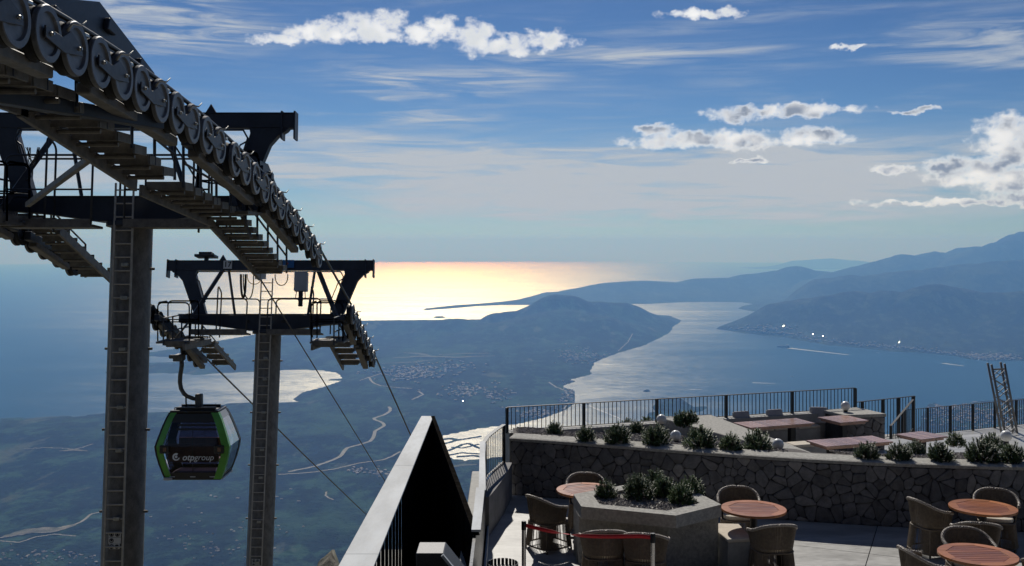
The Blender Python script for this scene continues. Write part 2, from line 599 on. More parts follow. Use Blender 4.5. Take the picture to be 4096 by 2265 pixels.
def sea_mat():
    m, t, out = mat_new('sea_water')
    g = t.n('ShaderNodeNewGeometry').outputs['Position']
    s1, _ = t.noise(t.vec('MULTIPLY', g, (1 / 2600.0, 1 / 700.0, 0)), 1.0, 6, 0.62, 0.6)
    s2, _ = t.noise(t.vec('MULTIPLY', g, (1 / 160.0, 1 / 110.0, 0)), 1.0, 5, 0.7)
    sep = t.n('ShaderNodeSeparateXYZ'); t.link(g, sep.inputs[0])
    open_sea = t.step(sep.outputs[1], 9000.0, 19000.0)       # sheltered bays are calmer than the open sea
    rough = t.math('MULTIPLY_ADD', open_sea, 0.045, 0.40)
    rough = t.math('ADD', rough, t.math('MULTIPLY', t.math('SUBTRACT', s1, 0.5), 0.09))
    rough = t.math('ADD', rough, t.math('MULTIPLY', t.math('SUBTRACT', s2, 0.5), 0.10))
    gl = t.n('ShaderNodeBsdfAnisotropic') if False else t.n('ShaderNodeBsdfGlossy', distribution='BECKMANN')
    gl.inputs['Color'].default_value = (1, 1, 1, 1)
    t.link(rough, gl.inputs['Roughness'])
    df = t.n('ShaderNodeBsdfDiffuse')
    t.put(df.inputs['Color'], t.mix(t.step(s1, 0.3, 0.7), (0.012, 0.045, 0.085), (0.018, 0.06, 0.10)))
    bn = t.n('ShaderNodeBump')
    w1, _ = t.noise(t.vec('MULTIPLY', g, (1 / 40.0, 1 / 26.0, 0)), 1.0, 6, 0.7)
    t.link(w1, bn.inputs['Height'])
    bn.inputs['Strength'].default_value = 0.5
    bn.inputs['Distance'].default_value = 3.0
    t.link(bn.outputs[0], gl.inputs['Normal'])
    fr = t.n('ShaderNodeFresnel')
    fr.inputs['IOR'].default_value = 1.333
    fac = t.math('MULTIPLY_ADD', fr.outputs[0], 0.52, 0.02, clamp=True)
    mx = t.n('ShaderNodeMixShader')
    t.link(fac, mx.inputs[0]); t.link(df.outputs[0], mx.inputs[1]); t.link(gl.outputs[0], mx.inputs[2])
    t.link(mx.outputs[0], out.inputs[0])
    return m
M_SEA = sea_mat()
_r = np.concatenate([np.linspace(1, 3000, 4), np.exp(np.linspace(math.log(3500), math.log(150000), 120))])
_a = np.linspace(0, 2 * math.pi, 721)
RR, AA = np.meshgrid(_r, _a, indexing='ij')
SX, SY = RR * np.sin(AA), RR * np.cos(AA)
sea = grid_obj('sea', SX, SY, sea_z(SX, SY), M_SEA)
tag(sea, kind='structure')

# near hinterland, the long peninsula and its hill
px_main = [(-700, 1075), (-300, 1058), (0, 1053), (90, 1051), (160, 1047), (190, 1049), (260, 1040), (430, 1037), (585, 1014),
           (705, 1012), (750, 1011), (737, 1005), (762, 987), (811, 975), (850, 962), (864, 958), (845, 956), (820, 957), (868, 952), (854, 938), (804, 931),
           (720, 930), (642, 934), (560, 938), (490, 943), (458, 939), (373, 939), (300, 941), (262, 938), (285, 928), (350, 915),
           (373, 913), (470, 910), (450, 899), (380, 896), (330, 893), (373, 888), (440, 877), (596, 850), (640, 842), (700, 829), (800, 814), (920, 806), (1085, 805),
           (1217, 806), (1300, 782), (1400, 762), (1598, 763), (1660, 784), (1712, 807), (1689, 825), (1682, 837), (1660, 850),
           (1623, 868), (1557, 887), (1495, 911), (1484, 923), (1486, 942), (1447, 951), (1422, 956), (1452, 958), (1412, 971), (1418, 978),
           (1440, 982), (1446, 988), (1444, 1004), (1440, 1018), (1422, 1031), (1374, 1048), (1305, 1066), (1200, 1078), (1112, 1096),
           (1108, 1115), (1127, 1153), (1165, 1160), (1207, 1157), (1300, 1145), (1500, 1140), (1800, 1125), (2200, 1100), (2300, 1082),
           (2318, 1068), (2322, 1048), (2333, 1018), (2350, 1013), (2372, 1024), (2402, 1020), (2470, 1009), (2576, 1002), (2900, 985)]
coast_main = [sea_pt(*p) for p in px_main] + [(9000, 6000), (9000, 150), (-9000, 150), (-9000, 6500)]
def near_slope(X, Y):
    n = VN.fbm(X / 300.0, Y / 300.0, 5)
    return np.where(Y < 4300, (3800 - Y) * 0.295 + 60 * n - 10, -100.0)
main = Land(coast_main, [
    crest([(390, 890, 12.0), (440, 883, 12.5), (520, 870, 13.0), (600, 856, 13.5), (700, 836, 14.0), (800, 822, 14.3), (912, 815, 14.5),
           (1015, 812, 14.5), (1085, 813, 14.5), (1140, 806, 14.3), (1184, 813, 14.5), (1217, 816, 14.8)], 600.0),
    crest([(1212, 818, 14.9, 250), (1242, 796, 15.0, 300), (1286, 790, 15.2, 330), (1320, 791, 15.4, 380), (1338, 790, 15.4, 380), (1362, 776, 15.4, 420), (1403, 748, 15.4), (1433, 750, 15.4),
           (1462, 762, 15.5), (1530, 766, 15.7), (1598, 767, 16.1, 620), (1652, 781, 16.5, 450), (1695, 799, 16.8, 300)], 650.0),
    crest([(1300, 815, 14.0), (1420, 785, 14.6), (1480, 800, 14.4), (1560, 815, 14.6)], 900.0),
    crest([(300, 930, 10.6, 300), (450, 925, 10.9, 350), (640, 915, 11.2, 500), (800, 890, 11.8, 600)], 500.0),
    crest([(-300, 1046, 8.0), (0, 1050, 7.6), (160, 1045, 7.7), (260, 1040, 7.8), (430, 1038, 7.8)], 300.0),
], base=28.0, soft=700.0, amp=0.10, jag=26.0, slope=near_slope)
terrain = polar_land('terrain', main, -40, 40, 420, 18600, 760, 430, M_LAND)
tag(terrain, kind='structure')

# far headlands across the outer bay
px_far = [(1064, 781), (1136, 776), (1200, 770), (1257, 767.6), (1345, 767), (1500, 766), (1631, 764.5), (1720, 760), (1790, 759), (1865, 760), (1896, 765), (1870, 770), (1857, 776),
          (1885, 782), (1907, 784), (1958, 790), (2100, 790), (2400, 740), (2400, 700), (2184, 700), (2000, 705), (1900, 710), (1763, 716), (1620, 722),
          (1500, 733), (1400, 743), (1330, 750), (1290, 758), (1213, 763.5), (1130, 770), (1072, 776)]
far = Land([sea_pt(*p) for p in px_far], [
    crest([(1068, 775.5, 20.55), (1118, 769, 20.9), (1169, 764.5, 21.2), (1213, 765, 21.5), (1268, 765.8, 21.8)], 260.0),
    crest([(1268, 767, 21.9, 300), (1297, 756, 22.8, 500), (1345, 744, 23.3, 800), (1411, 736, 23.8), (1491, 734, 24.2), (1521, 721, 24.4), (1545, 713, 24.6),
           (1623, 708, 25.0), (1685, 711, 25.3), (1705, 715, 25.4), (1763, 703, 25.6), (1845, 702, 25.8), (1868, 699, 26.0), (1892, 691, 26.0),
           (1962, 682, 26.0), (2001, 673, 26.0), (2036, 683, 26.0), (2090, 686, 27.0), (2184, 681, 28.0)], 1200.0),
], base=8.0, soft=500.0, amp=0.08, jag=15.0, nscale=1800.0)
far_o = polar_land('far_headland', far, -7, 26, 19000, 36000, 420, 150, M_FAR)
tag(far_o, kind='structure')

# mountains on the right shore
px_right = [(1803, 827.5), (1840, 833), (1876, 838.6), (1977, 848), (2040, 860), (2079, 868), (2157, 874), (2235, 883), (2313, 887), (2402, 895), (2441, 903), (2484, 908),
            (2576, 908), (3000, 915), (3300, 700), (2600, 690), (2200, 690), (1990, 705), (1940, 740), (1940, 770), (1958, 791.5), (1907, 807), (1845, 817), (1806, 825)]
right = Land([sea_pt(*p) for p in px_right], [
    crest([(1820, 826, 15.2, 120), (1880, 820, 15.3, 250), (1940, 805, 15.4, 500), (1985, 785, 15.5, 800), (2020, 763, 15.5), (2040, 756, 15.3), (2087, 749, 15.0), (2157, 741, 15.0), (2208, 747, 15.0),
           (2235, 740, 14.8), (2266, 745, 14.8), (2352, 730, 14.5), (2470, 741, 14.3), (2576, 736, 14.0), (2900, 725, 14.0)], 1150.0),
    crest([(1960, 735, 19.5, 900), (2050, 712, 19.5), (2157, 699, 19.5), (2313, 684, 19.5), (2449, 668, 19.0), (2600, 660, 19.0), (2900, 655, 19.0)], 1500.0),
    crest([(2120, 700, 25.0), (2184, 683, 25.0), (2227, 665, 25.0), (2274, 650, 25.0), (2301, 641, 25.0), (2352, 635, 25.0), (2398, 638, 25.0), (2437, 631, 25.0),
           (2453, 634, 25.0), (2476, 630, 25.0), (2496, 630, 24.5), (2515, 614, 24.0), (2547, 597, 24.0), (2576, 587, 24.0), (2680, 586, 24.0), (2900, 592, 24.0)], 2000.0),
], base=18.0, soft=700.0, amp=0.13, jag=18.0, nscale=900.0)
right_o = polar_land('mountains', right, 10, 38, 10500, 31000, 420, 260, M_FAR)
tag(right_o, kind='structure')

# islands
isl = Land([sea_pt(*p) for p in [(1628, 1054), (1633, 1039), (1652, 1036), (1641, 1024), (1655, 1012), (1653, 1003), (1668, 1000), (1690, 1002), (1715, 1005), (1732, 1016),
            (1746, 1025), (1776, 1023), (1779, 1026), (1765, 1034), (1737, 1041), (1696, 1048), (1660, 1056)]], [
    crest([(1640, 1045, 7.9), (1668, 1004, 8.4), (1700, 1010, 8.3), (1735, 1024, 8.1)], 160.0)], base=8.0, soft=60.0, jag=6.0)
a, b = sea_pt(1600, 1060), sea_pt(1800, 985)
isl_o = xy_land('island', isl, a[0] - 50, b[0] + 50, a[1] - 50, b[1] + 50, 110, 120, M_LAND)
tag(isl_o, kind='structure')
for k, (x0, x1, y, hh) in enumerate([(1618, 1636, 985, 10), (1090, 1121, 799.5, 14)]):
    c = [sea_pt(x0, y), sea_pt((x0 + x1) / 2, y + 1.2), sea_pt(x1, y), sea_pt(x1 - 5, y - 2.4), sea_pt(x0 + 4, y - 2.4)]
    L = Land(c, [], base=hh * 1.6, soft=25.0, jag=4.0, nscale=300.0)
    xs, ys = [p[0] for p in c], [p[1] for p in c]
    o = xy_land('islet', L, min(xs) - 30, max(xs) + 30, min(ys) - 30, max(ys) + 30, 40, 50, M_LAND)
    tag(o, kind='structure')
ci = Land([(14000, 58000), (22500, 58000), (22500, 63000), (14000, 63000)], [crest([(2020, 655, 60.0), (2060, 650, 60.0), (2095, 648, 60.0), (2150, 654, 60.0), (2190, 656, 60.0)], 1600.0)],
          base=20.0, soft=2500.0, jag=200.0, nscale=4000.0)
tag(xy_land('far_island', ci, 13500, 23000, 57500, 63500, 90, 50, M_FAR), kind='structure')

# ------------------------------------------------------------------ haze: one closed box round everything
def haze_box():
    m, t, out = mat_new('haze_air')
    pv = t.n('ShaderNodeVolumePrincipled')
    pv.inputs['Color'].default_value = (0.16, 0.41, 1.0, 1.0)
    pv.inputs['Absorption Color'].default_value = (0.77, 0.77, 0.77, 1.0)
    pv.inputs['Density'].default_value = 5.7e-5
    pv.inputs['Anisotropy'].default_value = 0.28
    t.link(pv.outputs[0], out.inputs['Volume'])
    o = MB().box((-151000, -151000, -3200), (151000, 151000, 240)).build('haze', m)
    tag(o, 'pale blue haze over the bay and far mountains', 'haze', kind='stuff')
haze_box()
# ------------------------------------------------------------------ terrace materials
M_CONC = pbr('concrete', (0.36, 0.36, 0.35), 0.75, var=0.22, vscale=3.0, bump=0.004, bscale=120)
M_CONC_D = pbr('mortar', (0.05, 0.05, 0.05), 0.95, var=0.4, vscale=12.0, bump=0.006, bscale=80)
M_CONC_G = pbr('grey_concrete', (0.20, 0.20, 0.205), 0.85, var=0.25, vscale=4.0, bump=0.004, bscale=100)
M_COPE = pbr('rough_concrete', (0.40, 0.39, 0.36), 0.9, var=0.3, vscale=22.0, bump=0.012, bscale=90)
M_FLOOR = pbr('brushed_concrete_floor', (0.40, 0.40, 0.39), 0.42, var=0.30, vscale=1.6, bump=0.0025, bscale=34, rvar=0.16, spec=0.4, stretch=(0.55, 1.6, 1), coords='Object')
M_STONE = pbr('field_stone', (0.17, 0.165, 0.165), 0.85, var=0.3, vscale=9.0, bump=0.012, bscale=28, obj_var=0.26)
M_STONE_L = pbr('pale_field_stone', (0.30, 0.285, 0.27), 0.85, var=0.25, vscale=9.0, bump=0.012, bscale=28, obj_var=0.15)
M_STEEL_BLK = pbr('black_steel', (0.012, 0.014, 0.018), 0.45, metal=0.2, var=0.3, vscale=14)
M_RUST_BLK = pbr('weathered_black_cladding', (0.012, 0.011, 0.010), 0.8, var=0.5, vscale=6, bump=0.004, bscale=40, spec=0.0)
M_ALU = pbr('weathered_aluminium', (0.40, 0.43, 0.46), 0.6, metal=0.0, spec=0.25, var=0.28, vscale=2.2, rvar=0.1, stretch=(1, 0.3, 1), bump=0.0012, bscale=9)
M_GRAVEL = pbr('gravel_stone', (0.22, 0.20, 0.19), 0.85, var=0.6, vscale=14.0)
M_SOIL = pbr('gravel_bed', (0.10, 0.09, 0.085), 0.95, var=0.5, vscale=30.0, bump=0.02, bscale=30)
M_WICKER = pbr('taupe_cord', (0.15, 0.118, 0.086), 0.62, var=0.3, vscale=30, bump=0.003, bscale=300)
M_RIM = pbr('highlit_braided_cord', (0.34, 0.30, 0.26), 0.38, var=0.4, vscale=60, bump=0.004, bscale=260)  # bright highlights of the braid put in as a lighter cord colour
M_CUSH = pbr('cream_cushion', (0.62, 0.56, 0.47), 0.9, var=0.1, vscale=9, bump=0.003, bscale=200)
M_PALECUSH = pbr('grey_cushion', (0.40, 0.40, 0.42), 0.9, var=0.12, vscale=9, bump=0.003, bscale=200)
M_GLOBE = pbr('opal_globe', (0.78, 0.78, 0.76), 0.25, var=0.06, vscale=5)
M_NEEDLE = pbr('pine_needles', (0.060, 0.110, 0.022), 0.5, var=0.5, vscale=9.0, obj_var=0.25)
M_BARK = pbr('pine_bark', (0.07, 0.05, 0.035), 0.9, var=0.4, vscale=20)
M_RED = pbr('red_webbing', (0.55, 0.012, 0.022), 0.55, var=0.15, vscale=20)
M_CHROME = pbr('brushed_stainless', (0.55, 0.53, 0.50), 0.28, metal=1.0, var=0.1, vscale=6)
M_SHADE_GLASS = pbr('dark_panel', (0.02, 0.022, 0.026), 0.3, var=0.3, vscale=4)

def wood_mat(name, c1, c2, rough):
    m, t, out = mat_new(name)
    b = t.n('ShaderNodeBsdfPrincipled')
    co = t.n('ShaderNodeTexCoord').outputs['Object']
    f, _ = t.noise(t.vec('MULTIPLY', co, (3.0, 42.0, 42.0)), 1.0, 6, 0.6, 0.6)
    f2, _ = t.noise(co, 5.0, 3, 0.5)
    c = t.mix(t.step(f, 0.3, 0.72), c1, c2)
    oi = t.n('ShaderNodeObjectInfo').outputs['Random']
    k = t.math('MULTIPLY_ADD', oi, 0.5, 0.75)
    kk = t.n('ShaderNodeCombineColor')
    for i in range(3): t.link(k, kk.inputs[i])
    t.put(b.inputs['Base Color'], t.mix(1.0, c, kk.outputs[0], 'MULTIPLY'))
    t.put(b.inputs['Roughness'], t.math('MULTIPLY_ADD', f2, 0.2, rough - 0.1))
    t.link(b.outputs[0], out.inputs[0])
    return m
M_WOOD = wood_mat('varnished_teak', (0.20, 0.062, 0.020), (0.37, 0.130, 0.042), 0.33)
M_WOOD_RIM = wood_mat('varnished_teak_rim', (0.36, 0.13, 0.042), (0.52, 0.21, 0.075), 0.33)
M_WOOD_PALE = wood_mat('sheen_paled_teak', (0.32, 0.19, 0.15), (0.50, 0.33, 0.27), 0.26)  # planks paled to carry their bright reflections in the colour

# ------------------------------------------------------------------ near hillside carrying the terrace and the masts
def near_ground(X, Y):
    n = VN.fbm(X / 9.0, Y / 9.0, 5)
    top = 3.2 - 0.345 * Y - 0.9
    z = np.where(Y < 9, -0.8 - 0.08 * (9 - Y) * 0, top)
    z = np.minimum(z, -0.75)
    z = z - np.clip(Y - 36, 0, 1e9) * 0.10
    bump = 4.0 * np.exp(-(((X + 7.4) / 1.6) ** 2 + ((Y - 41) / 3.0) ** 2)) + 3.6 * np.exp(-(((X + 6.6) / 0.9) ** 2 + ((Y - 37) / 2.0) ** 2))
    return z + 0.35 * n + bump
gx, gy = np.meshgrid(np.concatenate([np.linspace(-260, -32, 30), np.linspace(-30, 40, 141), np.linspace(44, 260, 28)]),
                     np.concatenate([np.linspace(-120, -4, 20), np.linspace(-2, 60, 125), np.linspace(64, 480, 60)]), indexing='xy')
M_ROCK = pbr('limestone_slope', (0.22, 0.20, 0.17), 0.95, var=0.5, vscale=0.6, bump=0.25, bscale=1.5, color2=(0.04, 0.05, 0.03))
gz = near_ground(gx, gy)
hill = grid_obj('hillside', gx, gy, gz, M_ROCK)
tag(hill, kind='structure')

# ------------------------------------------------------------------ terrace floor of large slabs
_wp = np.array([(0, 18.15), (0.63, 17.94), (2.25, 17.35), (3.4, 16.85), (4.6, 16.42), (6.25, 16.1), (7.93, 15.86), (9.5, 15.62), (10.5, 15.5)])
_wc = np.polyfit(_wp[:, 0], _wp[:, 1], 4)
def wall_y(x): return float(np.polyval(_wc, x))
def wall_n(x):
    d = float(np.polyval(np.polyder(_wc), x))
    L = math.hypot(1, d)
    return Vector((1 / L, d / L, 0)), Vector((d / L, -1 / L, 0))      # tangent, outward (towards the terrace)

def clip_poly(poly, a, b, c):
    """keep the part of poly with a*x + b*y <= c"""
    out = []
    n = len(poly)
    for i in range(n):
        p, q = poly[i], poly[(i + 1) % n]
        dp, dq = a * p[0] + b * p[1] - c, a * q[0] + b * q[1] - c
        if dp <= 0: out.append(p)
        if (dp < 0 < dq) or (dq < 0 < dp):
            t = dp / (dp - dq)
            out.append((p[0] + (q[0] - p[0]) * t, p[1] + (q[1] - p[1]) * t))
    return out

TERR_CLIPS = [(-1, 0, 0.40), (1, 0, 10.6), (0, -1, -5.0), (0.29, 1.0, 18.32), (0.06, 1.0, 17.1 + 0.42)]
base = [(-0.40, 5), (10.6, 5), (10.6, 15.25), (7, 16.3), (3.5, 17.3), (-0.1, 18.35), (-0.40, 18.2)]
floor_o = MB().prism(base, -0.9, -0.012).build('terrace_floor', M_CONC_D)
tag(floor_o, kind='structure')
ang = math.atan2(2.0, 0.88)
ca, sa = math.cos(ang), math.sin(ang)
O = Vector((5.78, 16.19))
SL_U, SL_V = 4.6, 3.3
def uv2xy(u, v): return (O.x + ca * u + sa * v, O.y + sa * u - ca * v)
for i in range(-4, 4):
    for j in range(-3, 5):
        u0, v0 = i * SL_U - 1.6, j * SL_V
        g = 0.007
        poly = [uv2xy(u0 + g, v0 + g), uv2xy(u0 + SL_U - g, v0 + g), uv2xy(u0 + SL_U - g, v0 + SL_V - g), uv2xy(u0 + g, v0 + SL_V - g)]
        for c in TERR_CLIPS[:4]:
            poly = clip_poly(poly, *c)
            if len(poly) < 3: break
        if len(poly) < 3: continue
        ar = abs(sum(poly[k][0] * poly[(k + 1) % len(poly)][1] - poly[(k + 1) % len(poly)][0] * poly[k][1] for k in range(len(poly)))) / 2
        if ar < 0.05: continue
        MB().prism(poly, -0.06, 0.0).build('slab', M_FLOOR, floor_o)

# ------------------------------------------------------------------ rubble stone wall: every stone a piece of its own
WH = 0.985
def wall_frame(x, off=0.0):
    t, n = wall_n(x)
    return Vector((x, wall_y(x), 0)) + n * off

def strip_along(mb, x0, x1, prof, steps=40, mi=0):
    """sweep a profile [(offset towards terrace, z)] along the wall line"""
    xs = np.linspace(x0, x1, steps)
    vs, fs = [], []
    k = len(prof)
    for x in xs:
        t, n = wall_n(x)
        b = Vector((x, wall_y(x), 0))
        for o, z in prof:
            vs.append(b + n * o + Vector((0, 0, z)))
    for i in range(steps - 1):
        for j in range(k):
            a, b2 = i * k + j, i * k + (j + 1) % k
            fs.append((a, b2, b2 + k, a + k))
    fs.append(tuple(range(k))); fs.append(tuple((steps - 1) * k + j for j in range(k - 1, -1, -1)))
    mb.add(vs, fs, mi)

WX0, WX1 = -0.02, 9.9
wall = empty('stone_wall', (0, 18.1, 0))
tag(wall, 'long low curved wall of grey rubble stone behind the round tables', 'wall')
mb = MB(); strip_along(mb, WX0, WX1, [(-0.30, -0.2), (0.0, -0.2), (0.0, WH - 0.03), (-0.30, WH - 0.03)])
core_o = mb.build('mortar', M_CONC_D, None); core_o.parent = wall; core_o.matrix_parent_inverse = Matrix.Translation((0, -18.1, 0))
WINV = Matrix.Translation((0, -18.1, 0))
mb = MB()
prof = [(-0.40, WH - 0.03), (0.028, WH - 0.03), (0.035, WH + 0.018), (0.0, WH + 0.03), (-0.36, WH + 0.042), (-0.40, WH + 0.03)]
strip_along(mb, WX0 - 0.02, WX1, prof, 60)
cp = mb.build('coping', M_COPE, wall); cp.matrix_parent_inverse = WINV

def voronoi_cells(pts, x0, x1, y0, y1):
    cells = []
    P_ = np.array(pts)
    for i, p in enumerate(P_):
        poly = [(x0, y0), (x1, y0), (x1, y1), (x0, y1)]
        d = np.hypot(*(P_ - p).T)
        for j in np.argsort(d)[1:26]:
            q = P_[j]
            a, b = q - p
            c = a * (p[0] + q[0]) / 2 + b * (p[1] + q[1]) / 2
            poly = clip_poly(poly, a, b, c)
            if len(poly) < 3: break
        cells.append(poly)
    return cells

def shrink(poly, g):
    """inset a convex polygon"""
    cx = sum(p[0] for p in poly) / len(poly); cy = sum(p[1] for p in poly) / len(poly)
    out = list(poly)
    n = len(poly)
    for i in range(n):
        (ax, ay), (bx, by) = poly[i], poly[(i + 1) % n]
        nx, ny = by - ay, ax - bx
        L = math.hypot(nx, ny)
        if L < 1e-6: continue
        nx, ny = nx / L, ny / L
        if nx * (cx - ax) + ny * (cy - ay) > 0: nx, ny = -nx, -ny
        out = clip_poly(out, nx, ny, nx * ax + ny * ay - g)
        if len(out) < 3: return []
    return out

def chaikin(poly, k=0.22):
    out = []
    n = len(poly)
    for i in range(n):
        p, q = poly[i], poly[(i + 1) % n]
        out.append((p[0] + (q[0] - p[0]) * k, p[1] + (q[1] - p[1]) * k))
        out.append((p[0] + (q[0] - p[0]) * (1 - k), p[1] + (q[1] - p[1]) * (1 - k)))
    return out

def build_stones(L, H, n_target, to_world, parent, inv, seed, zoff=0.0):
    r = random.Random(seed)
    pts = []
    tries = 0
    md = math.sqrt(L * H / n_target) * 0.78
    while len(pts) < n_target and tries < 60000:
        tries += 1
        p = (r.uniform(0, L), r.uniform(0, H))
        m = md * r.choice((0.55, 0.8, 0.95, 1.05, 1.2)) * (1 - tries / 120000)
        if all((p[0] - q[0]) ** 2 + ((p[1] - q[1]) * 1.12) ** 2 > m * m for q in pts):
            pts.append(p)
    for cell in voronoi_cells(pts, 0, L, 0, H):
        s = shrink(cell, r.uniform(0.0025, 0.0055))
        if len(s) < 3: continue
        # drop very short edges, round the corners
        c = chaikin(s, r.uniform(0.14, 0.24))
        ar = abs(sum(c[k][0] * c[(k + 1) % len(c)][1] - c[(k + 1) % len(c)][0] * c[k][1] for k in range(len(c)))) / 2
        if ar < 0.0008: continue
        cx = sum(p[0] for p in c) / len(c); cy = sum(p[1] for p in c) / len(c)
        pr = r.uniform(0.012, 0.034)
        tx, ty = r.uniform(-0.10, 0.10), r.uniform(-0.10, 0.10)
        vs, fs = [], []
        m = len(c)
        for sc, dp in ((1.0, -0.01), (1.0, pr * 0.45), (0.90, pr * 0.9)):
            for (x, y) in c:
                xx, yy = cx + (x - cx) * sc, cy + (y - cy) * sc
                tilt = (tx * (x - cx) + ty * (y - cy)) if dp > 0 else 0
                jit = r.uniform(-0.004, 0.004) if sc < 1 else 0
                vs.append(to_world(xx, yy + zoff, max(dp + tilt + jit, 0.003) if dp > 0 else dp))
        vs.append(to_world(cx, cy + zoff, pr * 1.05))
        for lv in range(2):
            for k in range(m):
                fs.append((lv * m + k, lv * m + (k + 1) % m, (lv + 1) * m + (k + 1) % m, (lv + 1) * m + k))
        for k in range(m):
            fs.append((2 * m + k, 2 * m + (k + 1) % m, 3 * m))
        me = bpy.data.meshes.new('stone')
        me.from_pydata([tuple(v) for v in vs], [], fs)
        bm = bmesh.new(); bm.from_mesh(me); bmesh.ops.recalc_face_normals(bm, faces=bm.faces); bm.to_mesh(me); bm.free()
        me.materials.append(M_STONE_L if r.random() < 0.04 else M_STONE)
        me.polygons.foreach_set('use_smooth', [True] * len(me.polygons))
        me.set_sharp_from_angle(angle=0.6)
        o = link(bpy.data.objects.new('stone', me), parent)
        o.matrix_parent_inverse = inv

# arc length along the wall
_xs = np.linspace(WX0, WX1, 400)
_pp = np.array([(x, wall_y(x)) for x in _xs])
_sl = np.concatenate([[0], np.cumsum(np.hypot(*np.diff(_pp, axis=0).T))])
def wall_map(s, z, d):
    x = float(np.interp(s, _sl, _xs))
    t, n = wall_n(x)
    return Vector((x, wall_y(x), z)) + n * d
build_stones(_sl[-1], WH - 0.035, 298, wall_map, wall, WINV, 5)

# ------------------------------------------------------------------ low curved end wall and guard on the left
def arc_pts(p, q, bulge, n=14):
    p, q = Vector(p), Vector(q)
    d = q - p
    nrm = Vector((-d.y, d.x)).normalized()
    return [p + d * t + nrm * (bulge * 4 * t * (1 - t)) for t in np.linspace(0, 1, n)]
ew = empty('low_curved_wall', (-0.3, 17.2, 0))
tag(ew, 'low curved concrete wall joining the stone wall to the left edge', 'wall')
EINV = Matrix.Translation((0.3, -17.2, 0))
arc = arc_pts((-0.35, 15.6), (0.0, 18.02), -0.03)
def sweep(mb, path, lo, hi, w0, w1, mi=0):
    n = len(path); vs, fs = [], []
    for i, p in enumerate(path):
        d = (path[min(i + 1, n - 1)] - path[max(i - 1, 0)]).normalized()
        nr = Vector((d.y, -d.x))
        for o, z in ((w0, lo), (w1, lo), (w1, hi), (w0, hi)):
            vs.append((p.x + nr.x * o, p.y + nr.y * o, z))
    for i in range(n - 1):
        for j in range(4):
            a, b = i * 4 + j, i * 4 + (j + 1) % 4
            fs.append((a, b, b + 4, a + 4))
    fs.append((0, 1, 2, 3)); fs.append(tuple((n - 1) * 4 + j for j in (3, 2, 1, 0)))
    mb.add(vs, fs, mi)
mb = MB(); sweep(mb, arc, -0.3, 0.60, -0.24, 0.0)
o = mb.build('wall_body', M_CONC_G, ew); o.matrix_parent_inverse = EINV

def railing(name, path, zb, zt, post_at, bar_gap, label, cat='railing', bar=0.012, post=0.045, rail_h=0.014, rail_w=0.05, group=None, zb2=None, low=0.04):
    """path: list of (x, y, z offset); bars, posts and rails are parts"""
    p0 = Vector(path[0])
    root = empty(name, (p0.x, p0.y, zb + (path[0][2] if len(path[0]) > 2 else 0)))
    tag(root, label, cat, group)
    inv = Matrix.Translation(-root.location)
    pts = [Vector((p[0], p[1], p[2] if len(p) > 2 else 0.0)) for p in path]
    seg = [0.0]
    for a, b in zip(pts[:-1], pts[1:]): seg.append(seg[-1] + (b - a).length)
    L = seg[-1]
    def at(s):
        s = min(max(s, 0), L)
        for i in range(len(pts) - 1):
            if s <= seg[i + 1] + 1e-9:
                t = (s - seg[i]) / max(seg[i + 1] - seg[i], 1e-9)
                return pts[i].lerp(pts[i + 1], t), (pts[i + 1] - pts[i]).normalized()
        return pts[-1], (pts[-1] - pts[-2]).normalized()
    mb = MB()
    for a, b in zip(pts[:-1], pts[1:]):
        mb.beam(a + Vector((0, 0, zt)), b + Vector((0, 0, zt)), rail_w, rail_h)
    o = mb.build('top_rail', M_STEEL_BLK, root); o.matrix_parent_inverse = inv
    mb = MB()
    for a, b in zip(pts[:-1], pts[1:]):
        mb.beam(a + Vector((0, 0, zb + low)), b + Vector((0, 0, zb + low)), 0.03, 0.012)
    o = mb.build('bottom_rail', M_STEEL_BLK, root); o.matrix_parent_inverse = inv
    bm_ = MB().box((-bar / 2, -bar / 2, zb + low), (bar / 2, bar / 2, zt - rail_h * 0.4)).mesh('baluster', M_STEEL_BLK)
    pm_ = MB().box((-post / 3, -post / 2, zb - 0.03), (post / 3, post / 2, zt - rail_h * 0.4)).mesh('post', M_STEEL_BLK)
    posts = [t * L for t in post_at]
    n = max(int(L / bar_gap), 1)
    for k in range(n + 1):
        s = k * L / n
        if any(abs(s - q) < bar_gap * 0.45 for q in posts): continue
        p, d = at(s)
        share('baluster', bm_, root, p - root.location, (0, 0, math.atan2(d.y, d.x)))
    for q in posts:
        p, d = at(q)
        share('post', pm_, root, p - root.location, (0, 0, math.atan2(d.y, d.x)))
    return root

# ------------------------------------------------------------------ planting bed behind the wall
RA, RB = Vector((-0.10, 20.4)), Vector((7.74, 23.1))        # line of the rear railing
def bed_z(x, y):
    w = wall_y(min(max(x, 0), 9.9))
    return 1.02 - 0.135 * max(y - w - 0.35, 0.0) + 0.03 * math.sin(2.1 * x + 1.3 * y) * min(1.0, max(0, y - w - 0.4) * 2)
def bed_hit(px, py):
    Y = 16.0
    while Y < 26:
        p = P(px, py, Y)
        if p.z <= bed_z(p.x, p.y): return Vector((p.x, p.y, bed_z(p.x, p.y)))
        Y += 0.02
    return P(px, py, 20.0)
def bed_mesh(name, x0, x1, yoff0, yfun, parent=None, n=50, m=26):
    xs = np.linspace(x0, x1, n)
    X, Y, Z = np.zeros((m, n)), np.zeros((m, n)), np.zeros((m, n))
    for i, x in enumerate(xs):
        a, b = wall_y(max(x, 0)) + yoff0, yfun(x)
        for j in range(m):
            y = a + (b - a) * j / (m - 1)
            X[j, i], Y[j, i], Z[j, i] = x, y, bed_z(x, y) - 0.02
    return grid_obj(name, X, Y, Z, M_SOIL, parent)
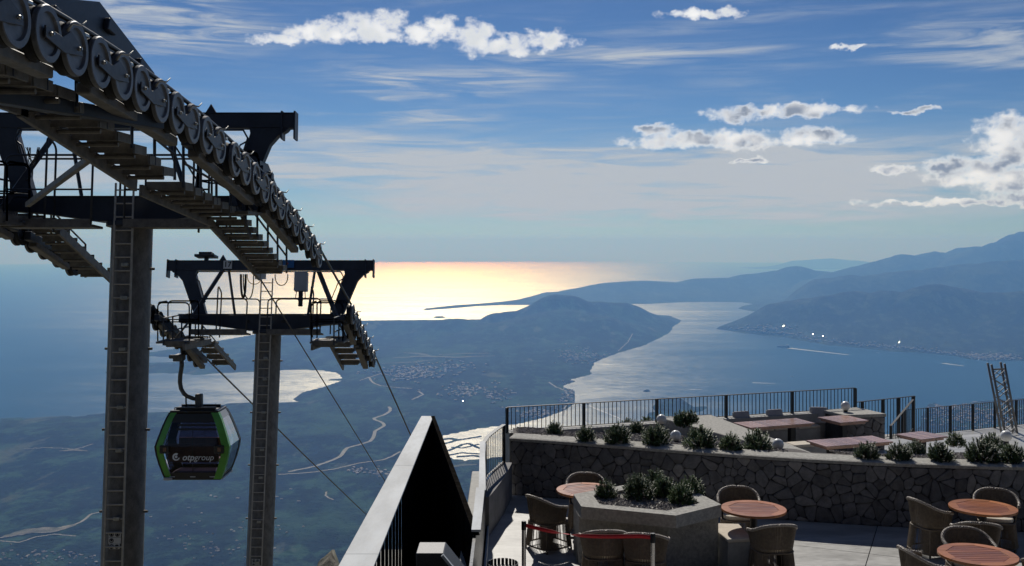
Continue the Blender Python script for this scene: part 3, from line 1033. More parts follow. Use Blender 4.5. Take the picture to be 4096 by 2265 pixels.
def rail_line_y(x): return RA.y + (RB.y - RA.y) * (x - RA.x) / (RB.x - RA.x)
def bedA_end(x): return min(rail_line_y(x) - 0.04, 24 - 1.0 * max(0, x - 2.6) * 1.55) if x > 2.6 else rail_line_y(x) - 0.04
bedA = bed_mesh('planting_bed', 0.02, 4.95, 0.33, bedA_end)
tag(bedA, kind='structure')
bedB = bed_mesh('planting_bed', 4.9, 9.9, 0.33, lambda x: wall_y(x) + (0.75 if x < 5.6 else 1.75))
tag(bedB, kind='structure')

def pebbles(name, spots, zf, count, seed, size=(0.012, 0.032)):
    """loose gravel: thousands of small angular stones joined into one object"""
    r = np.random.default_rng(seed)
    base = np.array([(1, 0, 0), (-1, 0, 0), (0, 1, 0), (0, -1, 0), (0, 0, 1), (0, 0, -1)], float)
    fc = [(0, 2, 4), (2, 1, 4), (1, 3, 4), (3, 0, 4), (2, 0, 5), (1, 2, 5), (3, 1, 5), (0, 3, 5)]
    vs, fs = [], []
    k = 0
    for _ in range(count):
        x, y = spots(r)
        if x is None: continue
        s = r.uniform(*size) * np.array([1.0, r.uniform(0.6, 1.0), r.uniform(0.45, 0.8)])
        a = r.uniform(0, math.pi)
        c, sn = math.cos(a), math.sin(a)
        v = base * s * r.uniform(0.75, 1.2, (6, 1))
        v = np.stack([v[:, 0] * c - v[:, 1] * sn, v[:, 0] * sn + v[:, 1] * c, v[:, 2]], -1)
        v += (x, y, zf(x, y) + s[2] * 0.2)
        vs.extend(map(tuple, v)); fs.extend(tuple(i + k for i in f) for f in fc)
        k += 6
    o = mesh_obj(name, vs, fs, M_GRAVEL)
    tag(o, kind='stuff')
    return o
def spotA(r):
    x = r.uniform(0.1, 4.6)
    a, b = wall_y(x) + 0.36 + 0.06 * math.sin(7 * x), bedA_end(x) - 0.12
    return (x, r.uniform(a, b)) if b > a else (None, None)
def spotB(r):
    x = r.uniform(5.5, 9.8)
    return (x, wall_y(x) + r.uniform(0.38, 1.65))
tag(pebbles('gravel', spotA, bed_z, 6500, 21), 'grey gravel covering the sloping planting bed under the rear railing', 'gravel')
tag(pebbles('gravel', spotB, bed_z, 4500, 22), 'grey gravel in the planting bed at the right end of the wall', 'gravel')
# concrete apron and kerb on the far sides of the bed
mb = MB()
d2 = (RB - RA).normalized(); n2 = Vector((d2.y, -d2.x))
def quadwall(mb, a, b, off0, off1, lo, hi):
    d = (b - a).normalized(); n = Vector((d.y, -d.x))
    mb.prism([tuple(a + n * off0), tuple(b + n * off0), tuple(b + n * off1), tuple(a + n * off1)], lo, hi)
quadwall(mb, RA, RB, -0.14, 0.16, -1.6, 0.70)
rw = mb.build('parapet_wall', M_CONC, None, bevel=0.006)
tag(rw, 'low concrete parapet under the long rear railing', 'wall')
railing('rear_railing', [(RA.x, RA.y), (RB.x, RB.y)], 0.70, 1.183, [0, 0.2, 0.4, 0.6, 0.8, 1.0], 0.092,
        'long black bar railing behind the planting bed and benches', post=0.07, low=0.03)
ra = [(p.x - 0.1, p.y) for p in arc]
railing('corner_railing', [(-0.47, 16.25), (-0.40, 16.9), (-0.28, 17.45), (-0.14, 18.0)], 0.60, 1.27, [0.0, 1.0], 0.13,
        'short black bar railing at the left corner before the stone wall', rail_w=0.07, low=0.03)

# ------------------------------------------------------------------ left parapet with metal coping, ledge, black wedge screen
lp = empty('left_parapet', (-0.42, 13.5, 0))
tag(lp, 'dark panel parapet with thin pale metal coping on the left edge', 'parapet')
LINV = Matrix.Translation((0.42, -13.5, 0))
def pt_on(a, b, y): return a[0] + (b[0] - a[0]) * (y - a[1]) / (b[1] - a[1])
A0, A1 = (-0.38, 11.1), (-0.47, 16.25)
mb = MB(); mb.prism([(A0[0] - 0.045, 13.05), (A0[0] + 0.045, 13.05), (A1[0] + 0.04, A1[1]), (A1[0] - 0.04, A1[1])], 1.30, 1.325)
o = mb.build('coping', M_ALU, lp); o.matrix_parent_inverse = LINV
mb = MB(); mb.prism([(A0[0] - 0.06, 11.1), (A0[0] + 0.04, 11.1), (A0[0] + 0.035, 13.0), (A0[0] - 0.075, 13.0)], 1.345, 1.37)
o = mb.build('coping', M_ALU, lp); o.matrix_parent_inverse = LINV
mb = MB()
mb.prism([(-0.405, 5), (-0.375, 5), (-0.405, 16.2), (-0.44, 16.2)], -1.0, 1.30)
o = mb.build('panel', M_SHADE_GLASS, lp); o.matrix_parent_inverse = LINV
mb = MB(); mb.prism([(-0.365, 5), (-0.34, 5), (-0.35, 15.9), (-0.375, 15.9)], 0.0, 0.16)
o = mb.build('skirting', M_ALU, lp); o.matrix_parent_inverse = LINV
ledge = MB().prism([(-0.62, 11.5), (-0.47, 11.5), (-0.49, 16.9), (-0.66, 16.9)], -1.2, 0.70).build('concrete_ledge', M_CONC, None, bevel=0.01)
tag(ledge, 'sunlit pale concrete ledge outside the left parapet', 'ledge')

wd = empty('wedge_screen', (-1.4, 14.0, -1.0))
tag(wd, 'black pointed screen wall of upright panels with broad metal coping', 'screen')
VINV = Matrix.Translation((1.4, -14.0, 1.0))
mb = MB()
def capx(y): return (-1.70 + 0.054 * (y - 10) / 8.6, -1.35 - 0.08 * (y - 10) / 8.6)
cl = [capx(6.0)[0], 6.0], [capx(18.6)[0], 18.6]
ys = [6.0, 10.4, 14.5, 18.6]
for k in range(3):
    a, b = ys[k] + (0.002 if k else 0), ys[k + 1]
    mb2 = MB(); mb2.prism([(capx(a)[0], a), (capx(a)[1], a), (capx(b)[1], b), (capx(b)[0], b)], 1.295, 1.32)
    mb2.prism([(capx(a)[0], a), (capx(a)[0] + 0.012, a), (capx(b)[0] + 0.012, b), (capx(b)[0], b)], 1.18, 1.294)
    o = mb2.build('coping', M_ALU, wd, bevel=0.003); o.matrix_parent_inverse = VINV
y = 7.2
while y < 18.4:
    gap = 0.085 if y < 13.0 else 0.0
    x0, x1 = capx(y)[1] - 0.03, capx(y + 0.37)[1] - 0.03
    mb = MB(); mb.prism([(x0 - 0.006, y), (x0, y), (x1 - (0 if gap else 0.0), y + 0.37 - gap), (x1 - 0.006, y + 0.37 - gap)], -2.6, 1.293)
    o = mb.build('panel', M_RUST_BLK, wd); o.matrix_parent_inverse = VINV
    y += 0.37
E0, E1 = Vector((-1.44, 18.58)), Vector((-0.385, 11.08))
dE = (E1 - E0); LE = dE.length; dE.normalize(); nE = Vector((dE.y, -dE.x))
k, nP = 0, 18
for k in range(nP):
    a, b = E0 + dE * (LE * k / nP), E0 + dE * (LE * (k + 1) / nP - 0.012)
    off = 0.004 * (k % 3)
    mb = MB(); mb.prism([tuple(a + nE * off), tuple(b + nE * off), tuple(b + nE * (off + 0.02)), tuple(a + nE * (off + 0.02))], -2.6, 1.31)
    o = mb.build('panel', M_RUST_BLK, wd); o.matrix_parent_inverse = VINV
mb = MB(); mb.prism([tuple(E0 - nE * 0.035), tuple(E1 - nE * 0.035), tuple(E1 + nE * 0.03), tuple(E0 + nE * 0.03)], 1.313, 1.325)
o = mb.build('edge_strip', M_RUST_BLK, wd); o.matrix_parent_inverse = VINV
mb = MB(); mb.prism([(-1.95, 7.0), (-1.43, 7.0), (-1.47, 15.0), (-1.95, 15.0)], -1.5, -0.02)
o = mb.build('footing', M_CONC, None); tag(o, 'pale concrete footing strip seen through the gaps of the black screen', 'footing')
mb = MB(); mb.prism([(-1.40, 7.0), (-0.45, 7.0), (-0.45, 11.5), (-1.36, 18.2)], -2.65, -2.55)
o = mb.build('screen_floor', M_RUST_BLK); tag(o, kind='structure')

dk = empty('duct_hood', (-0.75, 10.0, 0.0))
tag(dk, 'grey metal hood with a speckled dark top at the foot of the black screen', 'hood')
mb = MB(); mb.prism([(-0.16, 1.54), (0.10, 1.54), (0.34, 1.24), (0.34, -1.0), (-0.16, -1.0)], -0.3, 0.06, plane='xz')
mb.build('body', pbr('speckled_steel', (0.06, 0.06, 0.065), 0.5, metal=0.3, var=0.6, vscale=90), dk, bevel=0.006)
mb = MB(); mb.beam((0.09, -0.315, 1.53), (0.36, -0.315, 1.20), 0.025, 0.05, up=(0, -1, 0)); mb.beam((0.0, -0.315, 1.20), (0.36, -0.315, 1.205), 0.025, 0.05, up=(0, -1, 0))
mb.build('frame', M_ALU, dk)

# unseen black station block, added behind the viewpoint to cut sky light on shaded faces
sb = empty('unseen_sky_blocker', (2.0, -8.0, -0.9))
tag(sb, 'unseen black station block added behind the viewpoint to dim the sky light', 'light blocker')
SBI = Matrix.Translation((-2.0, 8.0, 0.9))
o = MB().box((-16, -16, -2.0), (24, -1.2, 12.0)).build('wall', M_RUST_BLK, sb); o.matrix_parent_inverse = SBI
o = MB().box((-16.4, -16.4, 12.002), (24.4, -0.8, 12.4)).build('roof', M_ALU, sb); o.matrix_parent_inverse = SBI
pm = MB().box((-0.55, 0, 0), (0.55, 0.05, 12.6)).mesh('panel', M_RUST_BLK)
for k in range(34):
    q = share('panel', pm, sb, Vector((-15.4 + 1.17 * k, -1.199, -1.0)) - Vector((2.0, -8.0, -0.9)))
o = MB().box((-3.0, -1.15, 2.7), (4.0, 0.6, 2.95)).build('deck', M_CONC, sb); o.matrix_parent_inverse = SBI

# ------------------------------------------------------------------ dwarf mountain pines
def pine_variant(seed, shoots=150, spread=0.23, height=0.36):
    """rounded bush of short upright shoots, each a brush of needles"""
    r = random.Random(seed)
    st = MB()
    nv, nf_ = [], []
    lob = [(r.uniform(0, 6.28), r.uniform(0.75, 1.2)) for _ in range(5)]
    for s in range(shoots):
        a = r.uniform(0, 2 * math.pi)
        el_ = math.asin(r.uniform(0.02, 1.0))
        k = 1.0 + 0.22 * sum(math.cos(a - la) * (lk - 0.95) for la, lk in lob)
        rad = r.uniform(0.62, 1.0) * k
        tip = Vector((math.cos(a) * math.cos(el_) * spread * rad, math.sin(a) * math.cos(el_) * spread * rad, 0.03 + math.sin(el_) * height * rad * r.uniform(0.72, 1.06)))
        d = (Vector((tip.x, tip.y, tip.z * 0.5)).normalized() * 0.75 + Vector((0, 0, 1.0))).normalized()
        L = r.uniform(0.075, 0.13)
        b0 = tip - d * L
        if s % 3 == 0: st.tube([Vector((0, 0, 0)), b0 * 0.6, b0, tip], 0.006, 4, r2=0.0025)
        side = d.cross(Vector((0.3, 0.2, 1))).normalized(); up2 = side.cross(d)
        for _ in range(46):
            t = r.uniform(0.0, 1.0)
            c = b0 + d * (L * t)
            an = r.uniform(0, 2 * math.pi)
            out = side * math.cos(an) + up2 * math.sin(an)
            dirn = (out * r.uniform(0.55, 1.0) + d * r.uniform(0.45, 1.0)).normalized()
            ln = r.uniform(0.022, 0.040)
            w = dirn.cross(d)
            if w.length < 1e-4: w = side
            w = w.normalized() * 0.0042
            e = c + dirn * ln
            q = len(nv)
            nv.extend([tuple(c - w), tuple(c + w), tuple(e + w * 0.3), tuple(e - w * 0.3)])
            nf_.append((q, q + 1, q + 2, q + 3))
    me1 = bpy.data.meshes.new('needles'); me1.from_pydata(nv, [], nf_); me1.materials.append(M_NEEDLE)
    return me1, st.mesh('stems', M_BARK)
PINES = [pine_variant(100 + k, shoots=150 + 14 * k, spread=0.21 + 0.02 * k, height=0.33 + 0.03 * k) for k in range(4)]
def pine(loc, k, scale, rot, label, group, sz=1.0):
    o = empty('dwarf_pine', loc, (0, 0, rot))
    o.scale = (scale, scale, scale * sz)
    tag(o, label, 'shrub', group)
    share('foliage', PINES[k % 4][0], o)
    share('stem', PINES[k % 4][1], o)
    return o
bedA_spots = [(1395, 1092, 0.85), (1475, 1108, 0.9), (1552, 1112, 1.1), (1603, 1090, 0.95), (1648, 1116, 1.15), (1682, 1088, 0.9), (1716, 1070, 1.05),
              (1752, 1084, 1.0), (1762, 1124, 1.15), (1800, 1104, 0.95), (1837, 1130, 0.9), (1906, 1132, 1.1),
              (1578, 1080, 0.8), (1628, 1072, 0.85), (1738, 1062, 0.85), (1786, 1076, 0.9), (1700, 1112, 0.0)]
bedA_spots = sorted(p for p in bedA_spots if p[2] > 0)
ORD = ['first', 'second', 'third', 'fourth', 'fifth', 'sixth', 'seventh', 'eighth', 'ninth', 'tenth', 'eleventh', 'twelfth', 'thirteenth', 'fourteenth', 'fifteenth', 'sixteenth', 'seventeenth']
for i, (px, py, s) in enumerate(bedA_spots):
    p = bed_hit(px, py)
    pine(p, i, s * 0.98, i * 1.7, 'dark green dwarf pine on the gravel bed below the long railing, %s from the left' % ORD[i], 'dwarf pines on the railing bed', 0.86)
bedB_spots = [(2180, 1152, 1.0), (2262, 1155, 0.95), (2300, 1142, 0.8), (2365, 1158, 1.15), (2405, 1120, 0.95), (2470, 1160, 1.3), (2500, 1130, 1.0), (2545, 1162, 1.15)]
for i, (px, py, s) in enumerate(bedB_spots):
    p = bed_hit(px, py)
    pine(p, i + 1, s * 0.95, i * 2.3, 'dark green dwarf pine atop the right end of the stone wall, %s from the left' % ORD[i], 'dwarf pines on the right bed', 0.86)

# ------------------------------------------------------------------ globe lamps
gm = MB(); gm.lathe([(0.1 * math.sin(math.pi * k / 16) if 0 < k < 16 else 0.0001, -0.1 * math.cos(math.pi * k / 16)) for k in range(17)], n=28)
GLOBE = gm.mesh('globe', M_GLOBE, True)
GSTEM = MB().lathe([(0.045, -0.19), (0.045, -0.10), (0.05, -0.092), (0.03, -0.085)], n=16).mesh('lamp_base', M_STEEL_BLK)
def globe_lamp(px, py, Y, label, sc=1.0):
    c = P(px, py, Y)
    o = empty('globe_lamp', (c.x, c.y, c.z - 0.16))
    tag(o, label, 'lamp', 'white globe lamps')
    share('globe', GLOBE, o, (0, 0, 0.16), scale=(sc,) * 3)
    share('lamp_base', GSTEM, o, (0, 0, 0.16))
globe_lamp(1664, 1055, 20.6, 'white globe lamp farthest left and highest among the pines of the bed')
globe_lamp(1700, 1096, 18.9, 'white globe lamp near the wall, just right of the leftmost globe')
globe_lamp(1957, 1118, 17.7, 'white globe lamp beside the front wooden bench table')
globe_lamp(2127, 1021, 22.35, 'white globe lamp on the stone pier before the railing end')
globe_lamp(2531, 1097, 18.3, 'white globe lamp behind the pines at the foot of the lattice mast')

# ------------------------------------------------------------------ concrete planter among the tables
PZ = 0.85
top = [(0.886, 14.76), (0.951, 14.08), (2.18, 13.61), (2.90, 14.18), (2.68, 14.9), (1.715, 15.34)]
cxm = sum(p[0] for p in top) / 6; cym = sum(p[1] for p in top) / 6
def ins(poly, k): return [(cxm + (p[0] - cxm) * k, cym + (p[1] - cym) * k) for p in poly]
pl = empty('concrete_planter', (cxm, cym, 0))
tag(pl, 'angular grey concrete planter block with a wide rim standing between the tables', 'planter')
PINV = Matrix.Translation((-cxm, -cym, 0))
lower = [top[0], (0.93, 14.24), (2.12, 13.96), (2.86, 14.19), (2.64, 14.88), (1.70, 15.30)]
mb = MB()
inner = ins(top, 0.72)
n = 6
vs = [(x, y, PZ) for x, y in top] + [(x, y, PZ) for x, y in inner] + [(x, y, PZ - 0.05) for x, y in inner] + [(x, y, PZ - 0.17) for x, y in top] + [(x, y, PZ - 0.172) for x, y in lower] + [(x, y, -0.05) for x, y in lower]
fs = []
for a, b in ((0, 1), (1, 2)):
    for k in range(n): fs.append((a * n + k, a * n + (k + 1) % n, b * n + (k + 1) % n, b * n + k))
for k in range(n):
    fs.append((k, (k + 1) % n, 3 * n + (k + 1) % n, 3 * n + k))
    fs.append((3 * n + k, 3 * n + (k + 1) % n, 4 * n + (k + 1) % n, 4 * n + k))
    fs.append((4 * n + k, 4 * n + (k + 1) % n, 5 * n + (k + 1) % n, 5 * n + k))
fs.append(tuple(2 * n + k for k in range(n)))
mb.add(vs, fs)
o = mb.build('body', M_COPE, pl, bevel=0.008, seg=2); o.matrix_parent_inverse = PINV
def in_poly(x, y, poly):
    c = False
    for i in range(len(poly)):
        (ax, ay), (bx, by) = poly[i], poly[(i + 1) % len(poly)]
        if (ay > y) != (by > y) and x < (bx - ax) * (y - ay) / (by - ay) + ax: c = not c
    return c
def spotP(r):
    for _ in range(40):
        x, y = r.uniform(0.9, 2.9), r.uniform(13.6, 15.4)
        if in_poly(x, y, inner): return x, y
    return None, None
tag(pebbles('gravel', spotP, lambda x, y: PZ - 0.045, 1100, 23), 'gravel filling the top of the concrete planter', 'gravel')
for i, (px, py, s) in enumerate([(1524, 1250, 0.8), (1607, 1252, 1.05), (1650, 1232, 1.1), (1672, 1246, 1.0), (1714, 1265, 0.95), (1742, 1243, 0.8)]):
    y_ = (CAMZ - PZ + 0.04) * FPX / (py - HOR)
    p = P(px, py, y_)
    pine(p, i + 2, s * 0.92, i * 1.3, 'dwarf pine growing in the concrete planter, %s from the left' % ORD[i], 'dwarf pines in the planter', 0.95)
bn = empty('planter_bench', (3.0, 14.2, 0))
tag(bn, 'concrete bench with a cream seat at the right side of the planter', 'bench')
mb = MB(); mb.prism([(-0.07, -0.30), (0.26, -0.24), (0.24, 0.45), (-0.20, 0.5)], -0.02, 0.40); mb.build('base', M_CONC, bn, bevel=0.006)
mb = MB(); mb.prism([(-0.07, -0.31), (0.27, -0.25), (0.25, 0.46), (-0.20, 0.51)], 0.402, 0.45); mb.build('seat', M_CUSH, bn, bevel=0.008)

# ------------------------------------------------------------------ round teak tables
def round_table_meshes():
    R, r8, th = 0.45, 0.355, 0.032
    rims = []
    for k in range(8):
        a0, a1 = math.radians(45 * k + 22.5), math.radians(45 * k + 67.5)
        arcp = [(R * math.cos(a0 + (a1 - a0) * j / 8), R * math.sin(a0 + (a1 - a0) * j / 8)) for j in range(9)]
        poly = arcp + [(r8 * math.cos(a1), r8 * math.sin(a1)), (r8 * math.cos(a0), r8 * math.sin(a0))]
        rims.append(MB().prism(poly, -th, 0).mesh('rim_segment', M_WOOD_RIM, bevel=0.003))
    octp = [(r8 * 0.992 * math.cos(math.radians(45 * k + 22.5)), r8 * 0.992 * math.sin(math.radians(45 * k + 22.5))) for k in range(8)]
    slats = []
    n = 8
    ap = r8 * math.cos(math.radians(22.5))
    for k in range(n):
        y0, y1 = -ap + 2 * ap * k / n + 0.003, -ap + 2 * ap * (k + 1) / n - 0.003
        poly = clip_poly(clip_poly(octp, 0, 1, y1), 0, -1, -y0)
        if len(poly) >= 3: slats.append(MB().prism(poly, -th, -0.003).mesh('slat', M_WOOD, bevel=0.002))
    ped = MB().lathe([(0.05, 0.0), (0.05, 0.69), (0.2, 0.70), (0.2, 0.716)], n=18).mesh('pedestal', M_STEEL_BLK)
    ft = MB()
    for k in range(4):
        a = math.radians(45 + 90 * k)
        ft.beam((0, 0, 0.02), (0.3 * math.cos(a), 0.3 * math.sin(a), 0.014), 0.06, 0.026)
    return rims, slats, ped, ft.mesh('foot', M_STEEL_BLK)
RT = round_table_meshes()
def round_table(x, y, rot, label):
    o = empty('round_table', (x, y, 0), (0, 0, rot))
    tag(o, label, 'table', 'round teak tables')
    for me in RT[0]: share('rim_segment', me, o, (0, 0, 0.75))
    for me in RT[1]: share('slat', me, o, (0, 0, 0.75))
    share('pedestal', RT[2], o); share('foot', RT[3], o)
round_table(1.12, 15.45, 0.5, 'round teak table half hidden behind the concrete planter')
round_table(3.39, 14.37, 0.05, 'round teak table just right of the concrete planter')
round_table(6.64, 14.44, -0.25, 'round teak table closest to the stone wall on the right')
round_table(5.58, 12.27, 0.05, 'round teak table nearest the camera at the lower right corner')

# ------------------------------------------------------------------ woven tub chairs
def chair_meshes():
    W, Dp = 0.30, 0.29
    def U(t, k, flare=1.0):
        """t 0..1 from front-left arm round the back to front-right arm"""
        a = math.pi * (1.18 * t - 0.09)
        x = -math.cos(a); y = -math.sin(a)
        e = 0.72
        x = math.copysign(abs(x) ** e, x); y = math.copysign(abs(y) ** e, y)
        return Vector((x * W * k, y * Dp * k + 0.02, 0))
    def ztop(t):
        b = math.sin(math.pi * min(max(t, 0), 1))
        return 0.64 + 0.15 * b ** 1.3
    N = 64
    rim = MB()
    path = [U(i / N, 1.0) + Vector((0, 0, ztop(i / N))) for i in range(N + 1)]
    rim.tube(path, 0.017, 8)
    for ph in (0, 2.1, 4.2):
        hp = []
        for i in range(N * 3 + 1):
            t = i / (N * 3)
            c = U(t, 1.0) + Vector((0, 0, ztop(t)))
            d = (U(min(t + 0.01, 1), 1.0) - U(max(t - 0.01, 0), 1.0)).normalized()
            s = Vector((d.y, -d.x, 0))
            an = ph + i * 0.62
            hp.append(c + s * (0.016 * math.cos(an)) + Vector((0, 0, 0.016 * math.sin(an))))
        rim.tube(hp, 0.0075, 4)
    cord = MB()
    nC = 58
    for i in range(nC + 1):
        t = i / nC
        p, q = U(t, 0.99) + Vector((0, 0, ztop(t) - 0.01)), U(t, 0.83) + Vector((0, 0, 0.40))
        for k in (-1, 1):
            cord.tube([p, p.lerp(q, 0.5) * 1.0, q], 0.0056 if k > 0 else 0.0056, 5, caps=False)
            break
    # solid inner lining just behind the cords keeps the weave dense, with narrow gaps left at the bottom
    lin = []
    lf = []
    for i in range(41):
        t = i / 40
        a = U(t, 0.965) + Vector((0, 0, ztop(t) - 0.015))
        b = U(t, 0.86) + Vector((0, 0, 0.40 + (ztop(t) - 0.40) * 0.14))
        lin += [a, b]
    for i in range(40): lf.append((2 * i, 2 * i + 1, 2 * i + 3, 2 * i + 2))
    cord.add(lin, lf)
    # skirt
    def S(t, k):
        a = 2 * math.pi * t
        x, y = math.cos(a), math.sin(a)
        e = 0.55
        x = math.copysign(abs(x) ** e, x); y = math.copysign(abs(y) ** e, y)
        return Vector((x * W * k, y * Dp * k + 0.02, 0))
    sk = MB()
    nS = 110
    for i in range(nS):
        t = i / nS
        sk.tube([S(t, 0.83) + Vector((0, 0, 0.395)), S(t, 0.95) + Vector((0, 0, 0.06))], 0.0058, 4, caps=False)
    fr = MB()
    fr.tube([S(i / 48, 0.83) + Vector((0, 0, 0.40)) for i in range(49)], 0.013, 6, caps=False)
    fr2 = MB()
    fr2.tube([S(i / 48, 0.95) + Vector((0, 0, 0.06)) for i in range(49)], 0.012, 6, caps=False)
    legs = []
    for k in range(4):
        t = 0.125 + 0.25 * k
        legs.append(MB().tube([S(t, 0.83) + Vector((0, 0, 0.40)), S(t, 0.97) + Vector((0, 0, 0.0))], 0.014, 8).mesh('leg', M_WICKER))
    seat = MB()
    sp = [S(i / 28, 0.80) for i in range(28)]
    seat.prism([(p.x, p.y) for p in sp], 0.385, 0.40)
    cu = MB(); cu.prism([(p.x * 0.94, p.y * 0.94) for p in sp], 0.402, 0.465)
    back = MB()
    return dict(rim=rim.mesh('top_rim', M_RIM, True), cord=cord.mesh('cord_weave', M_WICKER, True), skirt=sk.mesh('cord_skirt', M_WICKER, True),
                frame=fr.mesh('seat_ring', M_WICKER, True), frame2=fr2.mesh('base_ring', M_WICKER, True), legs=legs, seat=seat.mesh('seat', M_WICKER), cush=cu.mesh('cushion', M_CUSH, bevel=0.018, seg=2))
CH = chair_meshes()
def chair(x, y, rot, label):
    """rot: direction the sitter faces, 0 = away from the camera"""
    o = empty('tub_chair', (x, y, 0), (0, 0, rot))
    tag(o, label, 'chair', 'woven tub chairs')
    share('top_rim', CH['rim'], o); share('cord_weave', CH['cord'], o); share('cord_skirt', CH['skirt'], o)
    share('seat_ring', CH['frame'], o); share('base_ring', CH['frame2'], o); share('seat', CH['seat'], o); share('cushion', CH['cush'], o)
    for me in CH['legs']: share('leg', me, o)
    return o
R_ = math.radians
chair(0.52, 15.0, R_(-52), 'brown woven tub chair alone at the left, behind the red belt barrier')
chair(1.16, 16.1, R_(178), 'woven tub chair against the stone wall behind the half hidden table')
chair(1.19, 13.36, R_(4), 'woven tub chair with its back to us before the planter, left of the pair')
chair(1.72, 13.22, R_(-12), 'woven tub chair with its back to us before the planter, right of the pair')
chair(3.36, 15.2, R_(170), 'woven tub chair between the wall and the table right of the planter')
chair(3.46, 13.62, R_(8), 'woven tub chair with its back to us at the table right of the planter')
chair(6.03, 14.75, R_(-72), 'woven tub chair turned to the right at the table by the wall')
chair(7.13, 15.08, R_(158), 'woven tub chair facing us behind the table by the wall')
chair(6.22, 13.72, R_(-14), 'woven tub chair with its back to us between the two right tables')
chair(5.80, 13.0, R_(176), 'woven tub chair facing us just behind the nearest table')
chair(4.98, 12.35, R_(-80), 'woven tub chair at the bottom edge left of the nearest table')
chair(6.32, 12.1, R_(95), 'woven tub chair cut off by the right picture edge at the nearest table')

# ------------------------------------------------------------------ belt barrier, bin
def stanchion(x, y, h, label):
    o = empty('barrier_post', (x, y, 0)); tag(o, label, 'post', 'belt barrier posts')
    MB().lathe([(0.16, 0.0), (0.16, 0.012), (0.03, 0.03), (0.028, 0.05)], n=24).build('base', M_CHROME, o, smooth=0.5)
    MB().lathe([(0.027, 0.05), (0.027, h - 0.11)], n=16).build('pole', M_CHROME, o, smooth=0.5)
    MB().lathe([(0.031, h - 0.112), (0.031, h - 0.012), (0.026, h)], n=16).build('belt_head', M_STEEL_BLK, o, smooth=0.5)
S1, S2 = Vector((0.15, 12.98, 0)), Vector((1.71, 12.43, 0))
stanchion(S1.x, S1.y, 0.95, 'slim steel barrier post holding the left end of the red belt')
stanchion(S2.x, S2.y, 0.95, 'slim steel barrier post holding the right end of the red belt')
mb = MB()
vs, fs = [], []
NB = 40
for i in range(NB + 1):
    t = i / NB
    c = S1.lerp(S2, t) + Vector((0, 0, 0.90 - 0.075 * math.sin(math.pi * min(t / 0.9, 1)) * (1 - 0.35 * t)))
    tw = 1.45 * math.exp(-((t - 0.34) / 0.09) ** 2)
    d = Vector((0, -math.sin(tw), math.cos(tw))) * 0.024
    vs += [c + d, c - d]
for i in range(NB): fs.append((2 * i, 2 * i + 1, 2 * i + 3, 2 * i + 2))
mb.add(vs, fs)
o = mb.build('barrier_belt', M_RED, None, True)
md = o.modifiers.new('thickness', 'SOLIDIFY'); md.thickness = 0.0025
tag(o, 'red webbing belt strung between the two steel posts', 'belt')
bx_ = empty('waste_bin', (-0.11, 12.0, 0)); tag(bx_, 'round black slatted waste bin at the bottom edge', 'bin')
MB().lathe([(0.15, 0.0), (0.16, 0.02), (0.165, 0.66)], n=28).build('liner', M_STEEL_BLK, bx_, smooth=0.5)
sm = MB().box((-0.017, -0.006, 0.03), (0.017, 0.006, 0.73)).mesh('slat', M_STEEL_BLK, bevel=0.003)
for k in range(24):
    a = 2 * math.pi * k / 24
    share('slat', sm, bx_, (0.178 * math.cos(a), 0.178 * math.sin(a), 0), (0, 0, a + math.pi / 2))

# ------------------------------------------------------------------ sunken seating behind the wall
sf = MB().prism([(4.4, 17.2), (9.9, 16.3), (12.5, 16.5), (13.5, 24.6), (8.4, 23.2), (7.7, 22.9), (4.2, 21.75)], -0.9, -0.004).build('seating_floor', M_FLOOR)
tag(sf, kind='structure')
ap = MB()
bpts = [bed_hit(1990, 1085), bed_hit(2080, 1146)]
ap.prism([(3.0, 21.2), (4.9, 17.35), (5.25, 17.25), (4.15, 21.5)], -0.5, 0.86)
o = ap.build('bed_kerb', M_COPE, None, bevel=0.01); tag(o, 'broad sloping concrete kerb between the planting bed and the benches', 'kerb')
ap = MB(); ap.prism([(5.0, 17.22), (9.9, 16.42), (9.95, 17.25), (5.15, 17.9)], -0.5, 0.70)
ap.build('bed_kerb', M_COPE, None, bevel=0.01)
o = bpy.data.objects['bed_kerb.001'] if 'bed_kerb.001' in bpy.data.objects else None
if o: tag(o, 'concrete kerb along the back of the right planting bed', 'kerb')

def plank_table(name, corners, z, label, n):
    c = [Vector((x, y)) for x, y in corners]
    ctr = sum(c, Vector((0, 0))) / 4
    u = ((c[1] - c[0]) + (c[2] - c[3])) / 2
    v = ((c[3] - c[0]) + (c[2] - c[1])) / 2
    # square the shape up
    un = u.normalized(); vn = Vector((un.y, -un.x))
    if vn.dot(v) < 0: vn = -vn
    Lu, Lv = u.length, abs(v.dot(vn))
    Lv = max(Lv, 0.62)
    root = empty(name, (ctr.x, ctr.y, 0), (0, 0, math.atan2(un.y, un.x)))
    tag(root, label, 'table', 'rectangular plank tables')
    pw = Lu / n
    me = MB().box((-pw / 2 + 0.003, -Lv / 2, -0.03), (pw / 2 - 0.003, Lv / 2, 0)).mesh('plank', M_WOOD_PALE, bevel=0.003)
    for k in range(n):
        share('plank', me, root, (-Lu / 2 + pw * (k + 0.5), 0, z))
    MB().box((-Lu / 2 + 0.05, -Lv / 2 + 0.05, z - 0.075), (Lu / 2 - 0.05, Lv / 2 - 0.05, z - 0.032)).build('apron', M_WOOD_PALE, root)
    nleg = 2 if Lu > 1.1 else 1
    for k in range(nleg):
        xx = 0 if nleg == 1 else (-Lu * 0.28, Lu * 0.28)[k]
        MB().box((xx - 0.06, -0.06, 0.0), (xx + 0.06, 0.06, z - 0.076)).build('leg', M_STEEL_BLK, root)
        MB().box((xx - 0.2, -0.2, -0.002), (xx + 0.2, 0.2, 0.016)).build('foot', M_STEEL_BLK, root)
